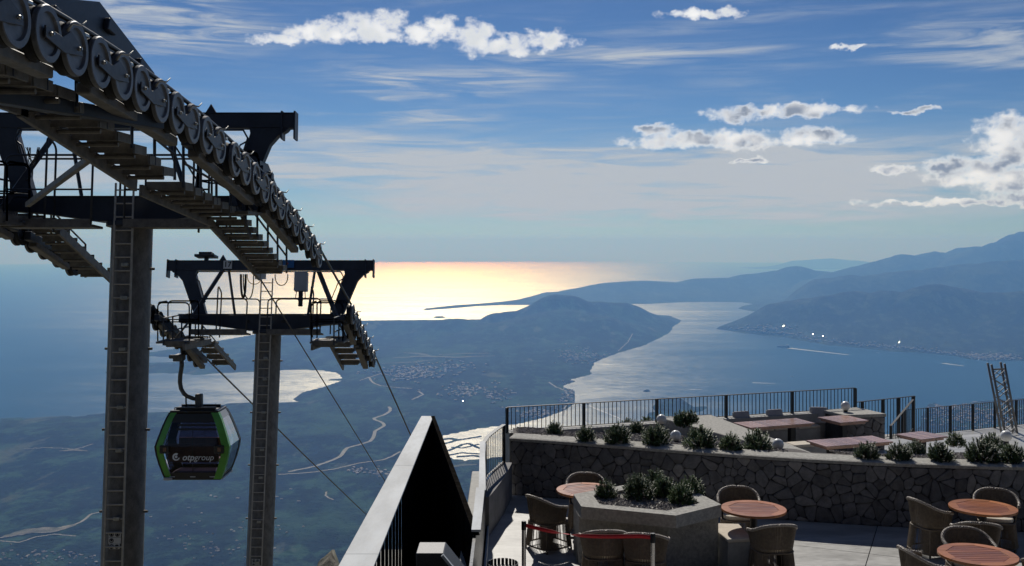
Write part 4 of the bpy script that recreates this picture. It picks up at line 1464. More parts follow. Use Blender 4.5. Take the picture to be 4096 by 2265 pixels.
plank_table('plank_table', [(4.61, 21.3), (6.06, 21.88), (6.3, 21.24), (4.82, 20.73)], 0.72, 'long reddish plank table under the rear railing, farthest left', 14)
plank_table('plank_table', [(6.52, 21.8), (7.25, 22.0), (7.35, 21.36), (6.72, 21.0)], 0.76, 'short reddish plank table beside the stone pier', 7)
plank_table('plank_table', [(5.55, 19.4), (6.92, 19.85), (7.26, 19.33), (5.8, 18.83)], 0.72, 'long plank table just behind the stone wall, glinting in the sun', 14)
plank_table('plank_table', [(7.54, 20.09), (8.21, 20.33), (8.37, 19.85), (7.77, 19.44)], 0.72, 'short plank table standing right of the stone pier', 7)

def bench(name, a, b, depth, h, label, cush):
    a, b = Vector(a), Vector(b)
    L = (b - a).length
    d = (b - a).normalized()
    root = empty(name, (a.x, a.y, 0), (0, 0, math.atan2(d.y, d.x)))
    tag(root, label, 'bench', 'built-in benches')
    MB().box((0, 0, -0.01), (L, depth, h - 0.06)).build('base', M_CONC, root, bevel=0.006)
    w = L / cush
    for k in range(cush):
        MB().box((k * w + 0.01, -0.01, h - 0.058), ((k + 1) * w - 0.01, depth - 0.02, h)).build('cushion', M_CUSH, root, bevel=0.015, seg=2)
    return root
bench('built_in_bench', (4.55, 21.66), (6.75, 22.4), 0.42, 0.47, 'cream cushioned bench along the rear parapet', 4)
bench('built_in_bench', (5.15, 20.15), (6.5, 20.6), 0.36, 0.45, 'cream cushioned bench between the two long plank tables', 3)
bench('built_in_bench', (5.3, 18.2), (7.3, 18.25), 0.34, 0.42, 'concrete bench in front of the nearest long plank table', 3)
cu_me = MB().box((-0.19, -0.06, 0), (0.19, 0.06, 0.36)).mesh('back_cushion', M_PALECUSH, bevel=0.035, seg=2)
for i, (px, py, Y) in enumerate([(1868, 1066, 22.05), (1952, 1060, 22.3), (2060, 1056, 22.6)]):
    p = P(px, py, Y)
    o = share('back_cushion', cu_me, None, (p.x, p.y, 0.47), (R_(-14), 0, R_(18 - 25 * (i == 2))), (1, 1, 1.0))
    tag(o, 'pale grey back cushion on the rear bench, %s from the left' % ORD[i], 'cushion', 'bench back cushions')

pier = empty('stone_pier', (7.3, 22.4, 0)); tag(pier, 'stone faced pier with a concrete top under the railing end', 'pier')
ptop = [(6.90, 22.55), (7.15, 21.95), (8.04, 22.1), (7.72, 22.95)]
QI = Matrix.Translation((-7.3, -22.4, 0))
mb = MB(); mb.prism(ptop, -0.5, 0.70); o = mb.build('core', M_CONC_D, pier); o.matrix_parent_inverse = QI
mb = MB(); cxp = sum(p[0] for p in ptop) / 4; cyp = sum(p[1] for p in ptop) / 4
mb.prism([(cxp + (p[0] - cxp) * 1.06, cyp + (p[1] - cyp) * 1.06) for p in ptop], 0.702, 0.77)
o = mb.build('cap', M_COPE, pier, bevel=0.008); o.matrix_parent_inverse = QI
fa, fb = Vector(ptop[1]), Vector(ptop[2])
fd = (fb - fa).normalized(); fn = Vector((fd.y, -fd.x))
def pier_map(s, z, d): 
    p = fa + fd * s + fn * d
    return Vector((p.x, p.y, z))
build_stones((fb - fa).length, 0.70, 22, pier_map, pier, QI, 9)

# landing, stair guard, lower terrace with its guard, lattice mast
lt = MB().prism([(9.3, 24.8), (30, 24.5), (31, 45.2), (20.0, 40.15), (14.3, 37.6), (10, 30)], -3.6, -2.7).build('lower_terrace', M_FLOOR)
tag(lt, kind='structure')
ld = MB().prism([(8.0, 24.6), (10.7, 25.2), (10.6, 26.6), (8.2, 26.3)], -3.3, -0.5).build('stair_landing', M_CONC, None, bevel=0.01)
tag(ld, kind='structure')
def lowpt(px, py, Y): 
    p = P(px, py, Y); return (p.x, p.y)
railing('stair_railing', [lowpt(2154, 1006, 25.4), lowpt(2301, 994, 26.4)], -0.5, 0.50, [0.1, 0.45, 0.72, 0.98], 0.11, 'tall black bar railing at the stair landing right of the pier', post=0.07)
railing('stair_railing', [lowpt(2241, 1000, 24.8) + (0.0,), lowpt(2297, 994, 26.2) + (0.42,)], -0.75, 0.02, [0.0, 0.5, 1.0], 0.12, 'sloping black handrail rising over the stair', post=0.06)
railing('lower_railing', [(14.37, 37.5), (20.0, 40.0), (25.6, 42.5)], -2.7, -1.69, [0.0, 0.093, 0.186, 0.28, 0.373, 0.466, 0.56, 0.653, 0.746, 0.84, 0.933], 0.115, 'long black bar railing of the lower terrace at the right edge', bar=0.016, post=0.08)

M_TRUSS = pbr('dull_aluminium', (0.20, 0.20, 0.205), 0.5, metal=0.4, var=0.25, vscale=5)
ms = empty('lattice_mast', (11.7, 24.0, -0.02)); tag(ms, 'leaning aluminium lattice mast at the right', 'mast')
mi = Matrix.Translation((-11.7, -24.0, 0.02))
b0, b1 = P(2530, 1098, 24.0), P(2561, 1101, 24.0)
t0, t1 = P(2494, 917, 24.0), P(2527, 915, 24.0)
back = Vector((0.05, 0.3, 0))
for a, b in ((b0, t0), (b1, t1), (b0 + back, t0 + back), (b1 + back, t1 + back)):
    o = MB().cyl(a, b, 0.026, 10).build('chord', M_TRUSS, ms, True); o.matrix_parent_inverse = mi
NZ = 7
for k in range(NZ):
    for (pa, qa, pb, qb) in ((b0, t0, b1, t1), (b0 + back, t0 + back, b1 + back, t1 + back), (b1, t1, b1 + back, t1 + back)):
        f0, f1 = 0.02 + 0.9 * k / NZ, 0.02 + 0.9 * (k + 1) / NZ
        A_, B_ = pa.lerp(qa, f0), pb.lerp(qb, f1)
        if k % 2: A_, B_ = pb.lerp(qb, f0), pa.lerp(qa, f1)
        o = MB().cyl(A_, B_, 0.011, 6).build('brace', M_TRUSS, ms); o.matrix_parent_inverse = mi
        if pa is b0:
            A_, B_ = (pb.lerp(qb, f0), pa.lerp(qa, f1)) if k % 2 == 0 else (pa.lerp(qa, f0), pb.lerp(qb, f1))
            o = MB().cyl(A_ + Vector((0, 0.012, 0)), B_ + Vector((0, 0.012, 0)), 0.009, 6).build('brace', M_TRUSS, ms); o.matrix_parent_inverse = mi
for f in (0.93, 0.03):
    o = MB().cyl(b0.lerp(t0, f), b1.lerp(t1, f), 0.02, 8).build('crossbar', M_TRUSS, ms); o.matrix_parent_inverse = mi
# ------------------------------------------------------------------ ropeway materials
M_PAINT = pbr('navy_painted_steel', (0.024, 0.030, 0.044), 0.5, metal=0.0, var=0.3, vscale=3.0, bump=0.0015, bscale=40)
M_GALV = pbr('galvanised_steel', (0.15, 0.138, 0.12), 0.6, metal=0.1, var=0.35, vscale=7.0, bump=0.001, bscale=60)
M_GALV_TUBE = pbr('mottled_galvanised_tube', (0.24, 0.232, 0.22), 0.6, metal=0.1, vscale=9.0, color2=(0.115, 0.112, 0.108), detail=8.0, stretch=(1, 1, 0.6), bump=0.002, bscale=30)
M_PLATE = pbr('link_steel', (0.065, 0.067, 0.073), 0.5, metal=0.2, var=0.3, vscale=14)
M_SHEAVE_SHADE = pbr('shaded_sheave_dish', (0.028, 0.029, 0.031), 0.5, metal=0.2, var=0.25, vscale=14)  # dish darker than the rim: shadow of its hollow put into the colour
M_SHEAVE_RIM = pbr('pale_sheave_rim', (0.125, 0.127, 0.135), 0.45, metal=0.2, var=0.25, vscale=14)
M_RUBBER = pbr('black_rubber', (0.010, 0.010, 0.011), 0.8, var=0.3, vscale=20, bump=0.003, bscale=50)
M_LADDER = pbr('galvanised_ladder', (0.48, 0.45, 0.40), 0.45, metal=0.3, var=0.2, vscale=10)
M_ROPE = pbr('greased_rope', (0.025, 0.026, 0.028), 0.45, metal=0.3, var=0.4, vscale=30)
M_CLIP = pbr('bright_zinc', (0.42, 0.41, 0.37), 0.35, metal=0.7, var=0.2, vscale=20)
M_WHITE = pbr('white_board', (0.66, 0.65, 0.62), 0.5, var=0.08, vscale=6)
M_INK = pbr('black_print', (0.012, 0.012, 0.014), 0.5, var=0.1)
M_LETTER = pbr('white_lettering', (0.80, 0.80, 0.80), 0.5, var=0.03)
M_BLUE = pbr('blue_enamel', (0.02, 0.12, 0.32), 0.4, var=0.15, vscale=8)
M_SIGNRED = pbr('red_print', (0.45, 0.03, 0.03), 0.5, var=0.1)
M_CABINET = pbr('grey_cabinet', (0.42, 0.44, 0.47), 0.45, var=0.08, vscale=4)

XT, XR, XL = -6.48, -3.95, -9.0
# line of the sheave centres on the near mast (depth, height)
LINE1 = [(6.42, 6.305), (6.98, 6.295), (7.54, 6.285), (8.1, 6.27), (8.67, 6.253), (9.23, 6.231), (9.78, 6.203), (10.35, 6.167), (10.88, 6.118), (11.47, 6.067), (12.04, 6.005), (12.62, 5.942), (13.21, 5.864), (13.78, 5.786),
         (14.56, 5.659), (15.14, 5.566), (15.73, 5.459), (16.30, 5.348), (16.87, 5.23), (17.46, 5.103), (18.02, 4.969), (18.63, 4.828), (19.18, 4.690), (19.70, 4.553), (20.3, 4.385), (20.9, 4.20)]
LINE2 = [(25.35, 2.68), (25.9, 2.475), (26.45, 2.26), (27.0, 2.045), (27.55, 1.83), (28.1, 1.60), (28.65, 1.37), (29.2, 1.14)]
RAD = 0.235
def lz(line, y): return float(np.interp(y, [p[0] for p in line], [p[1] for p in line]))
def lslope(line, y): return (lz(line, y + 0.2) - lz(line, y - 0.2)) / 0.4

# one sheave: disc with raised rim and hub, rubber tyre
wm = MB()
wm.lathe([(0.001, 0.022), (0.05, 0.022), (0.055, 0.004), (0.11, -0.010), (0.155, -0.014), (0.176, 0.010)], 'x', n=40)
wm.f.pop()
wm.m.pop()
wm.lathe([(0.176, 0.010), (0.188, 0.034), (0.240, 0.034), (0.247, 0.026), (0.247, -0.012), (0.20, -0.02), (0.05, -0.03), (0.001, -0.03)], 'x', n=40, mi=1)
wm.f.pop(-1) if False else None
SHEAVE = wm.mesh('sheave_wheel', [M_SHEAVE_SHADE, M_SHEAVE_RIM], 0.6)
tm = MB()
tprof = [(0.19, -0.022), (0.236, -0.013), (0.243, -0.026), (0.228, -0.05), (0.228, -0.075), (0.243, -0.098), (0.240, -0.115), (0.15, -0.118), (0.15, -0.03), (0.19, -0.022)]
tm.lathe(tprof, 'x', n=40)
TYRE = tm.mesh('rubber_tyre', M_RUBBER, 0.6)
BOLT = MB().lathe([(0.020, 0.0), (0.020, 0.012), (0.012, 0.02), (0.012, 0.032)], 'x', n=8).mesh('bolt', M_CLIP)

def loop_rail(w, h, rc, r=0.019, mid=True):
    """tube hoop in the xz plane, from (0,0) up, over and down at (w,0), with a knee rail"""
    pts = [(0, 0, 0), (0, 0, h - rc)]
    for k in range(1, 6):
        a = math.pi / 2 * k / 5
        pts.append((rc - rc * math.cos(a), 0, h - rc + rc * math.sin(a)))
    for k in range(0, 6):
        a = math.pi / 2 * k / 5
        pts.append((w - rc + rc * math.sin(a), 0, h - rc + rc * math.cos(a)))
    pts.append((w, 0, 0))
    mb = MB().tube(pts, r, 7)
    if mid: mb.tube([(0, 0, h * 0.5), (w, 0, h * 0.5)], r * 0.85, 6)
    return mb

def tower(name, label, Yc, zc, lean, base_z, line, zl, flights, tread_n, ladder_top, x0_line, y_from, cage=(0, 0), hoop=0.88, flights_left=None):
    M = Matrix.Translation((XT, Yc, zc)) @ Matrix.Rotation(-lean, 4, 'X')
    Mi = M.inverted()
    foot = M @ Vector((0, 0, (base_z - zc) / math.cos(lean)))
    root = empty(name, foot)
    tag(root, label, 'ropeway mast', 'ropeway masts')
    INV = Matrix.Translation(-foot)
    def put(mb, nm, mat, smooth=False, bevel=0.0, local=True, parent=None):
        if local: mb.v = [tuple(M @ Vector(v)) for v in mb.v]
        o = mb.build(nm, mat, parent or root, smooth, bevel)
        o.matrix_parent_inverse = INV if parent is None else Matrix.Identity(4)
        return o
    def at(me, nm, p, rot=(0, 0, 0), parent=None, sc=(1, 1, 1)):
        return share(nm, me, parent or root, Vector(p) - (foot if parent is None else Vector((0, 0, 0))), rot, sc)
    hb = (base_z - zc) / math.cos(lean)
    # tube, flanges
    put(MB().tube([(0, 0, hb), (0, 0, -0.20)], 0.335, 36), 'tube', M_GALV_TUBE, 0.5)
    put(MB().lathe([(0.36, -0.30), (0.42, -0.285), (0.42, -0.215), (0.30, -0.20)], n=36), 'flange', M_PAINT, 0.5)
    fb = MB().prism([(-0.9, -0.9), (0.9, -0.9), (0.9, 0.9), (-0.9, 0.9)], hb - 1.6, hb + 0.25)
    put(fb, 'foundation', M_CONC, bevel=0.03)
    for k, z in enumerate(np.arange(-1.0, hb + 1, -1.35)):
        for s in (-1, 1):
            put(MB().cyl((0.33 * s, 0, z), (0.40 * s, 0, z), 0.022, 8), 'step_bolt', M_GALV)
    # cross arm: box girder with tapering belly
    arm = MB()
    arm.prism([(-2.36, 0.0), (-2.36, 0.21), (2.36, 0.21), (2.36, 0.0), (1.5, -0.06), (0.55, -0.20), (-0.55, -0.20), (-1.5, -0.06)], -0.17, 0.17, plane='xz')
    put(arm, 'cross_arm', M_PAINT, bevel=0.006)
    fl = MB()
    for s in (-1, 1):
        fl.box((-2.36, 0.172 * s - 0.03, 0.211), (2.36, 0.172 * s + 0.03, 0.226))
    put(MB().box((-2.38, -0.2, 0.2125), (2.38, 0.2, 0.228)), 'top_flange', M_PAINT)
    # gantry: raked posts with curved brackets, upper beam and end fins
    for s in (-1, 1):
        g = MB()
        poly = [(1.66, 0.22), (1.98, 0.22), (2.34, 1.12), (2.48, 1.28), (2.62, 1.36), (2.66, 1.41), (1.98, 1.41), (2.0, 1.32)]
        g.prism([(s * a, b) for a, b in poly], -0.09, 0.09, plane='xz')
        put(g, 'gantry_post', M_PAINT, bevel=0.006)
        for xe in (2.54, 2.76):
            f = MB().prism([(s * xe - 0.014, 1.70), (s * xe + 0.014, 1.70), (s * xe + 0.014, 1.22), (s * xe - 0.014, 1.22)], -0.13, 0.13, plane='xz')
            put(f, 'end_fin', M_PAINT)
    put(MB().box((-2.74, -0.10, 1.412), (2.74, 0.10, 1.66)), 'upper_beam', M_PAINT, bevel=0.006)
    put(MB().box((-2.75, -0.125, 1.661), (2.75, 0.125, 1.674)), 'beam_flange', M_PAINT)
    put(MB().tube([(-1.9, -0.16, 0.95), (-1.98, -0.16, 1.22), (-1.9, -0.16, 1.36), (1.9, -0.16, 1.36), (1.98, -0.16, 1.22), (1.9, -0.16, 0.95)], 0.018, 6), 'cable_conduit', M_PAINT, True)
    for s in (-1, 1):
        put(MB().prism([(s * 1.3 - 0.10, 1.675), (s * 1.3 + 0.10, 1.675), (s * 1.3, 1.84)], -0.03, 0.03, plane='xz'), 'lifting_lug', M_PAINT)
        # struts
        put(MB().beam((s * 1.28, -0.05, 1.42), (s * 1.95, -0.55, 0.0), 0.09, 0.09), 'strut', M_PAINT)
        put(MB().beam((s * 1.16, 0.10, 1.42), (s * 0.98, 0.25, 0.22), 0.05, 0.05), 'strut', M_PAINT)
        put(MB().beam((s * 1.95, -0.56, 0.0), (s * 2.25, -0.85, -0.55), 0.045, 0.045), 'strut', M_GALV)
        put(MB().tube([(s * 1.98, -0.14, 1.18), (s * 1.86, -0.18, 1.10), (s * 1.66, -0.22, 0.55), (s * 1.74, -0.22, 0.48)], 0.016, 6), 'cable_conduit', M_PAINT, True)
    # working platforms before the arm, with hoop railings
    for s, xa, xb in ((-1, -1.86, -0.42), (1, 0.12, 1.50)):
        put(MB().box((xa, -0.72, -0.34), (xb, -0.20, -0.30)), 'platform_grating', M_GALV)
        put(MB().box((xa, -0.745, -0.36), (xb, -0.722, -0.22)), 'toe_board', M_GALV)
        h = loop_rail(xb - xa, hoop, 0.12); h.v = [(v[0] + xa, v[1] - 0.70, v[2] - 0.30) for v in h.v]
        put(h, 'hoop_rail', M_PAINT, True)
        h = loop_rail(xb - xa + 0.1, hoop + 0.07, 0.12, mid=False); h.v = [(v[0] + xa, v[1] + 0.24, v[2] - 0.28) for v in h.v]
        put(h, 'hoop_rail', M_PAINT, True)
        h = loop_rail(0.34, hoop + 0.3, 0.08, mid=False)
        h.v = [(s * 1.22 + v[1], -0.62 + v[0], v[2] - 0.28 - 0.5 * max(0, v[0] - 0.1)) for v in h.v]
        put(h, 'gate_rail', M_PAINT, True)
    # ladder on the uphill face
    lx0, lx1 = -0.155, 0.145
    ztop = ladder_top
    for x in (lx0, lx1):
        put(MB().beam((x, -0.38, hb + 0.3), (x, -0.38, ztop), 0.024, 0.03), 'ladder_rail', M_LADDER)
    nr = int((ztop - hb - 0.6) / 0.225)
    rung = MB().cyl((lx0, 0, 0), (lx1, 0, 0), 0.013, 6).mesh('rung', M_LADDER)
    for k in range(nr):
        z = ztop - 0.12 - 0.225 * k
        if z < hb + 1.0 and z < -12: break
        at(rung, 'rung', M @ Vector((0, -0.38, z)), (-lean, 0, 0))
    clip = MB().box((-0.05, -0.05, -0.03), (0.05, 0.05, 0.03)).mesh('cable_clip', M_CLIP, bevel=0.006)
    for k, z in enumerate((-0.95, -1.5, -3.3, -4.0, -2.35, -5.1, -6.1)):
        at(clip, 'cable_clip', M @ Vector((0.04, -0.37, z)), (-lean, 0, 0))
    # sheave trains, catwalks
    for side, X in ((1, XR), (-1, XL)):
        dz = zl if side < 0 else 0.0
        pts = [p for p in line if p[0] >= y_from[side]]
        wheels = []
        for k, (y, z) in enumerate(pts):
            w = at(SHEAVE, 'sheave_wheel', (X, y, z + dz), (random.uniform(0, 6), 0, 0) if side > 0 else (random.uniform(0, 6), 0, math.pi))
            share('rubber_tyre', TYRE, w)
            wheels.append((y, z + dz))
        # hub links between wheel pairs, rope catchers
        for k in range(0, len(wheels) - 1, 2):
            (ya, za), (yb, zb) = wheels[k], wheels[k + 1]
            d = Vector((0, yb - ya, zb - za)); L = d.length; d.normalize(); u = Vector((0, -d.z, d.y))
            a_, b_ = Vector((0, ya, za)), Vector((0, yb, zb))
            prof = [a_ - d * 0.09 + u * 0.055, a_ - d * 0.09 - u * 0.045, a_ + d * L * 0.5 - u * 0.10, b_ + d * 0.10 - u * 0.05, b_ + d * 0.05 + u * 0.04, b_ - d * 0.16 + u * 0.12, a_ + d * L * 0.42 + u * 0.03]
            xo = X + side * 0.036
            lpl = put(MB().prism([(p.y, p.z) for p in prof], xo - 0.008, xo + 0.010, plane='yz'), 'link_plate', M_PLATE, local=False, bevel=0.003)
            for (yy, zz) in ((ya, za), (yb, zb)):
                at(BOLT, 'bolt', (xo + side * 0.010, yy, zz), (0, 0, 0 if side > 0 else math.pi), parent=lpl)
            mp = a_ + d * L * 0.62 + u * 0.17
            c = MB().tube([(X + side * 0.03, mp.y, mp.z - 0.06), (X + side * 0.07, mp.y + 0.02, mp.z + 0.01), (X + side * 0.13, mp.y + 0.06, mp.z + 0.0), (X + side * 0.16, mp.y + 0.10, mp.z + 0.05)], 0.017, 6, r2=0.006)
            put(c, 'rope_catcher', M_CLIP, True, local=False)
        for k in range(1, len(wheels) - 1, 2):
            (ya, za), (yb, zb) = wheels[k], wheels[k + 1]
            ym, zm = (ya + yb) / 2, (za + zb) / 2 + 0.20
            put(MB().box((X - 0.13, ym - 0.05, zm - 0.03), (X + 0.01, ym + 0.05, zm + 0.012)), 'rope_guide', M_CLIP, local=False, bevel=0.008)
        # carrying beams below and behind the wheels, one for each four wheels and one long main beam
        xb_ = X - side * 0.23
        for k in range(0, len(wheels) - 3, 4):
            (ya, za), (yb, zb) = wheels[k], wheels[min(k + 3, len(wheels) - 1)]
            put(MB().beam((xb_, ya - 0.1, za - 0.06), (xb_, yb + 0.1, zb - 0.06), 0.12, 0.16), 'rocker_beam', M_PAINT, local=False, bevel=0.01)
        n4 = 6 if len(wheels) > 9 else 4
        for k in range(0, len(wheels) - n4 + 1, n4):
            (ya, za), (yb, zb) = wheels[k], wheels[k + n4 - 1]
            put(MB().beam((xb_ + side * 0.02, ya + 0.15, za - 0.22), (xb_ + side * 0.02, yb - 0.1, zb - 0.23), 0.15, 0.11), 'main_beam', M_GALV, local=False, bevel=0.012)
        # catwalk: stepped treads between two stringers, inside of the wheel train
        xa = XT + side * 1.60; xc = XT + side * 2.10
        lo, hi = min(xa, xc), max(xa, xc)
        tread = None
        for (y0, z0, y1, z1, n) in (flights if side > 0 or flights_left is None else flights_left):
            z0, z1 = z0 + dz, z1 + dz
            run = (y1 - y0) / n
            for k in range(n):
                y = y0 + run * (k + 0.5); z = z0 + (z1 - z0) * (k + 0.5) / n
                t = MB()
                t.box((lo, y - run * 0.44, z - 0.055), (hi, y - run * 0.44 + 0.02, z + 0.055))
                xe = xc
                t.box((xe - 0.012, y - run * 0.44 + 0.021, z - 0.055), (xe + 0.012, y + run * 0.399, z + 0.05))
                t.box((lo, y + run * 0.40, z - 0.045), (hi, y + run * 0.40 + 0.02, z + 0.02))
                # grating bars leave rows of light
                nb = 12
                for j in range(nb):
                    xx = lo + 0.02 + (hi - lo - 0.04) * j / (nb - 1)
                    t.box((xx - 0.014, y - run * 0.43 + 0.021, z - 0.02), (xx + 0.014, y + run * 0.40, z - 0.006))
                t.box((lo, y - run * 0.12, z - 0.022), (hi, y + run * 0.16, z - 0.0205))
                put(t, 'stair_tread', M_GALV, local=False)
                put(MB().cyl((lo, y - run * 0.1, z - 0.085), (hi - 0.04, y - run * 0.1, z - 0.085), 0.026, 8), 'tread_bar', M_GALV, local=False)
            for x in (xa - side * 0.03,):
                put(MB().beam((x, y0 - 0.1, z0 - 0.09), (x, y1 + 0.05, z1 - 0.12), 0.05, 0.15), 'stringer', M_GALV, local=False)
            # handrail on the wheel side and on the open side
            npst = max(int((y1 - y0) / 0.62), 2)
            for x, hh in ((xc + side * 0.0, 0.62), (xa - side * 0.06, 0.0)):
                if hh <= 0: continue
                for k in range(npst + 1):
                    y = y0 + (y1 - y0) * k / npst; z = z0 + (z1 - z0) * k / npst
                    put(MB().cyl((x, y, z - 0.05), (x, y, z + hh), 0.020, 7), 'handrail_post', M_PAINT, local=False)
                for hk in (hh, hh * 0.45):
                    put(MB().cyl((x, y0, z0 + hk), (x, y1, z1 + hk), 0.018, 7), 'handrail', M_PAINT, local=False)
    # hoop cages where the catwalks start
    for side, X in ((1, XR), (-1, XL)):
        dz = zl if side < 0 else 0.0
        y0, z0 = cage
        for yy in (y0, y0 + 0.75):
            h = loop_rail(0.78, 0.95, 0.11)
            h.v = [(XT + side * 1.90 - 0.39 + v[0], yy, z0 + dz + v[2]) for v in h.v]
            put(h, 'hoop_rail', M_PAINT, True, local=False)
        for xx in (-0.39, 0.39):
            h = loop_rail(0.75, 0.95, 0.11)
            h.v = [(XT + side * 1.90 + xx, y0 + v[0], z0 + dz + v[2]) for v in h.v]
            put(h, 'hoop_rail', M_PAINT, True, local=False)
        put(MB().box((XT + side * 1.90 - 0.42, y0 - 0.05, z0 + dz - 0.06), (XT + side * 1.90 + 0.42, y0 + 0.80, z0 + dz - 0.01)), 'platform_grating', M_GALV, local=False)
    return root, M, put, at

T1, M1, put1, at1 = tower('ropeway_mast', 'tall near ropeway mast at the left edge with a long train of sheave wheels', 17.5, 5.02, math.radians(4.7), -6.4, LINE1, -0.17,
    [(8.3, 6.02, 10.3, 5.94, 4), (10.3, 5.90, 13.3, 5.34, 6), (13.65, 5.26, 16.7, 4.92, 7), (16.85, 4.86, 19.9, 3.92, 8)], 0, 0.42, XR, {1: 5.5, -1: 16.0}, cage=(16.2, 4.98), hoop=1.14, flights_left=[(16.2, 5.12, 18.2, 5.05, 4), (18.3, 4.95, 20.6, 3.98, 6)])
T2, M2, put2, at2 = tower('ropeway_mast', 'second ropeway mast farther down carrying the number 17 sign', 27.3, 2.31, math.radians(9.5), -9.6, LINE2, 0.0,
    [(25.2, 1.98, 27.3, 1.94, 4), (27.75, 1.82, 29.75, 0.93, 4)], 0, 1.15, XR, {1: 25.0, -1: 25.0}, cage=(25.35, 2.02))

# large guard plates rising behind the wheels of the near mast
for poly in ([(8.6, 6.2), (8.6, 6.62), (9.3, 6.72), (10.58, 6.97), (10.95, 6.86), (12.2, 6.5), (12.4, 6.05), (11.0, 6.15)],
             [(16.6, 5.35), (16.9, 5.78), (17.35, 5.86), (17.9, 5.84), (18.7, 5.42), (18.9, 4.9), (17.6, 5.15)]):
    put1(MB().prism(poly, XR - 0.34, XR - 0.31, plane='yz'), 'guard_plate', M_PAINT, local=False)
    for f in (0.25, 0.6, 0.85):
        y = poly[1][0] + (poly[-3][0] - poly[1][0]) * f
        z = float(np.interp(y, [p[0] for p in poly[1:6]], [p[1] for p in poly[1:6]])) - 0.16
        put1(MB().prism([(y - 0.11, z - 0.05), (y + 0.11, z - 0.08), (y + 0.09, z + 0.05), (y - 0.06, z + 0.08)], XR - 0.31, XR - 0.25, plane='yz'), 'lifting_lug', M_PAINT, local=False, bevel=0.01)
# horizontal girder and diagonal brace on the uphill part of the near mast
put1(MB().beam((XT + 1.45, 9.0, 5.86), (XR - 0.05, 11.6, 5.83), 0.16, 0.14), 'girder', M_PAINT, local=False, bevel=0.008)
put1(MB().beam((XT + 0.55, 9.8, 5.95), (XT + 1.62, 9.9, 6.0), 0.1, 0.1), 'girder', M_PAINT, local=False)
put1(MB().beam((XT + 1.58, 12.0, 5.50), (XT - 0.9, 15.6, 5.05), 0.07, 0.07), 'strut', M_GALV, local=False)
put1(MB().beam((XT + 0.6, 17.3, 6.45), (XT + 1.1, 17.0, 5.2), 0.06, 0.06), 'strut', M_PAINT, local=False)
# loose cable coils
def coil(put, c, n, r, seed, nm='cable_coil'):
    rr = random.Random(seed)
    for k in range(n):
        w, h = r * rr.uniform(0.3, 0.6), r * rr.uniform(0.9, 1.8)
        pts = []
        for j in range(15):
            a = math.pi * j / 14
            pts.append((c[0] + w * math.cos(a) + rr.uniform(-.01, .01), c[1] + rr.uniform(-.03, .03), c[2] - h * math.sin(a) ** 0.8))
        put(MB().tube(pts, 0.006, 5), nm, M_RUBBER, True, local=False)
coil(put1, (XT + 1.02 - 1.55, 15.0, 5.62 + 0.25), 6, 0.16, 3)
for (px, py, w, h, rd) in ((625, 690, 13, 62, 0.016), (612, 690, 6, 58, 0.03), (640, 690, 18, 25, 0.01), (708, 690, 16, 28, 0.014)):
    a, b = P(px - w, py, 27.2), P(px + w, py, 27.2)
    pts = [Vector((a.x + (b.x - a.x) * (0.5 - 0.5 * math.cos(math.pi * j / 14)), a.y, a.z - (h * 27.2 / FPX) * math.sin(math.pi * j / 14) ** 0.7)) for j in range(15)]
    put2(MB().tube(pts, rd, 6), 'cable_loop', M_RUBBER, True, local=False)

# fittings of the second mast: number board, floodlight, cabinet, blue box, warning boards
def board(put, M, parent, c, w, h, mat, nm, y=-0.14):
    return put(MB().box((c[0] - w / 2, y - 0.012, c[1] - h / 2), (c[0] + w / 2, y, c[1] + h / 2)), nm, mat)
def text_mesh(s, size, mat, bold=False, shear=0.0):
    cu = bpy.data.curves.new('txt', 'FONT')
    cu.body = s; cu.size = size; cu.align_x = 'CENTER'; cu.align_y = 'CENTER'
    cu.extrude = 0.001
    cu.shear = shear
    if bold: cu.offset = size * 0.018
    tmp = bpy.data.objects.new('txt', cu)
    COL.objects.link(tmp)
    dg = bpy.context.evaluated_depsgraph_get(); dg.update()
    me = bpy.data.meshes.new_from_object(tmp.evaluated_get(dg))
    bpy.data.objects.remove(tmp)
    me.materials.clear(); me.materials.append(mat)
    return me
b17 = board(put2, M2, T2, (-1.13, 1.55), 0.23, 0.22, M_WHITE, 'number_board')
tme = text_mesh('17', 0.20, M_INK, True)
at2(tme, 'number', M2 @ Vector((-1.13, -0.157, 1.55)), (math.radians(90) - math.radians(9.5), 0, 0), parent=b17)
bx = board(put2, M2, T2, (0.50, 1.57), 0.30, 0.21, M_BLUE, 'blue_box', y=-0.16)
at2(MB().lathe([(0.022, -0.004), (0.022, 0.004)], 'y', n=12).mesh('red_mark', M_SIGNRED), 'red_mark', M2 @ Vector((0.48, -0.178, 1.58)), parent=bx)
put2(MB().box((0.70, -0.34, 0.82), (1.04, -0.12, 1.33)), 'control_cabinet', M_CABINET, bevel=0.012)
put2(MB().box((0.82, -0.28, 0.42), (0.92, -0.18, 0.82)), 'cabinet_foot', M_INK)
put2(MB().tube([(0.76, -0.25, 0.82), (0.74, -0.25, 0.66), (0.82, -0.25, 0.58)], 0.012, 6), 'cable_loop', M_RUBBER, True)
put2(MB().tube([(0.98, -0.25, 0.82), (1.0, -0.25, 0.66), (0.92, -0.25, 0.58)], 0.012, 6), 'cable_loop', M_RUBBER, True)
fl = MB(); fl.box((-2.02, -0.22, 1.76), (-1.48, 0.18, 1.83)); put2(fl, 'floodlight', M_INK, bevel=0.01)
put2(MB().box((-1.92, -0.16, 1.832), (-1.58, 0.12, 1.90)), 'floodlight_fin', M_INK, bevel=0.01)
put2(MB().box((-1.80, -0.04, 1.66), (-1.70, 0.04, 1.76)), 'floodlight_bracket', M_PAINT)
wb = board(put2, M2, T2, (-0.17, 1.22), 0.29, 0.20, M_WHITE, 'warning_board', y=-0.42)
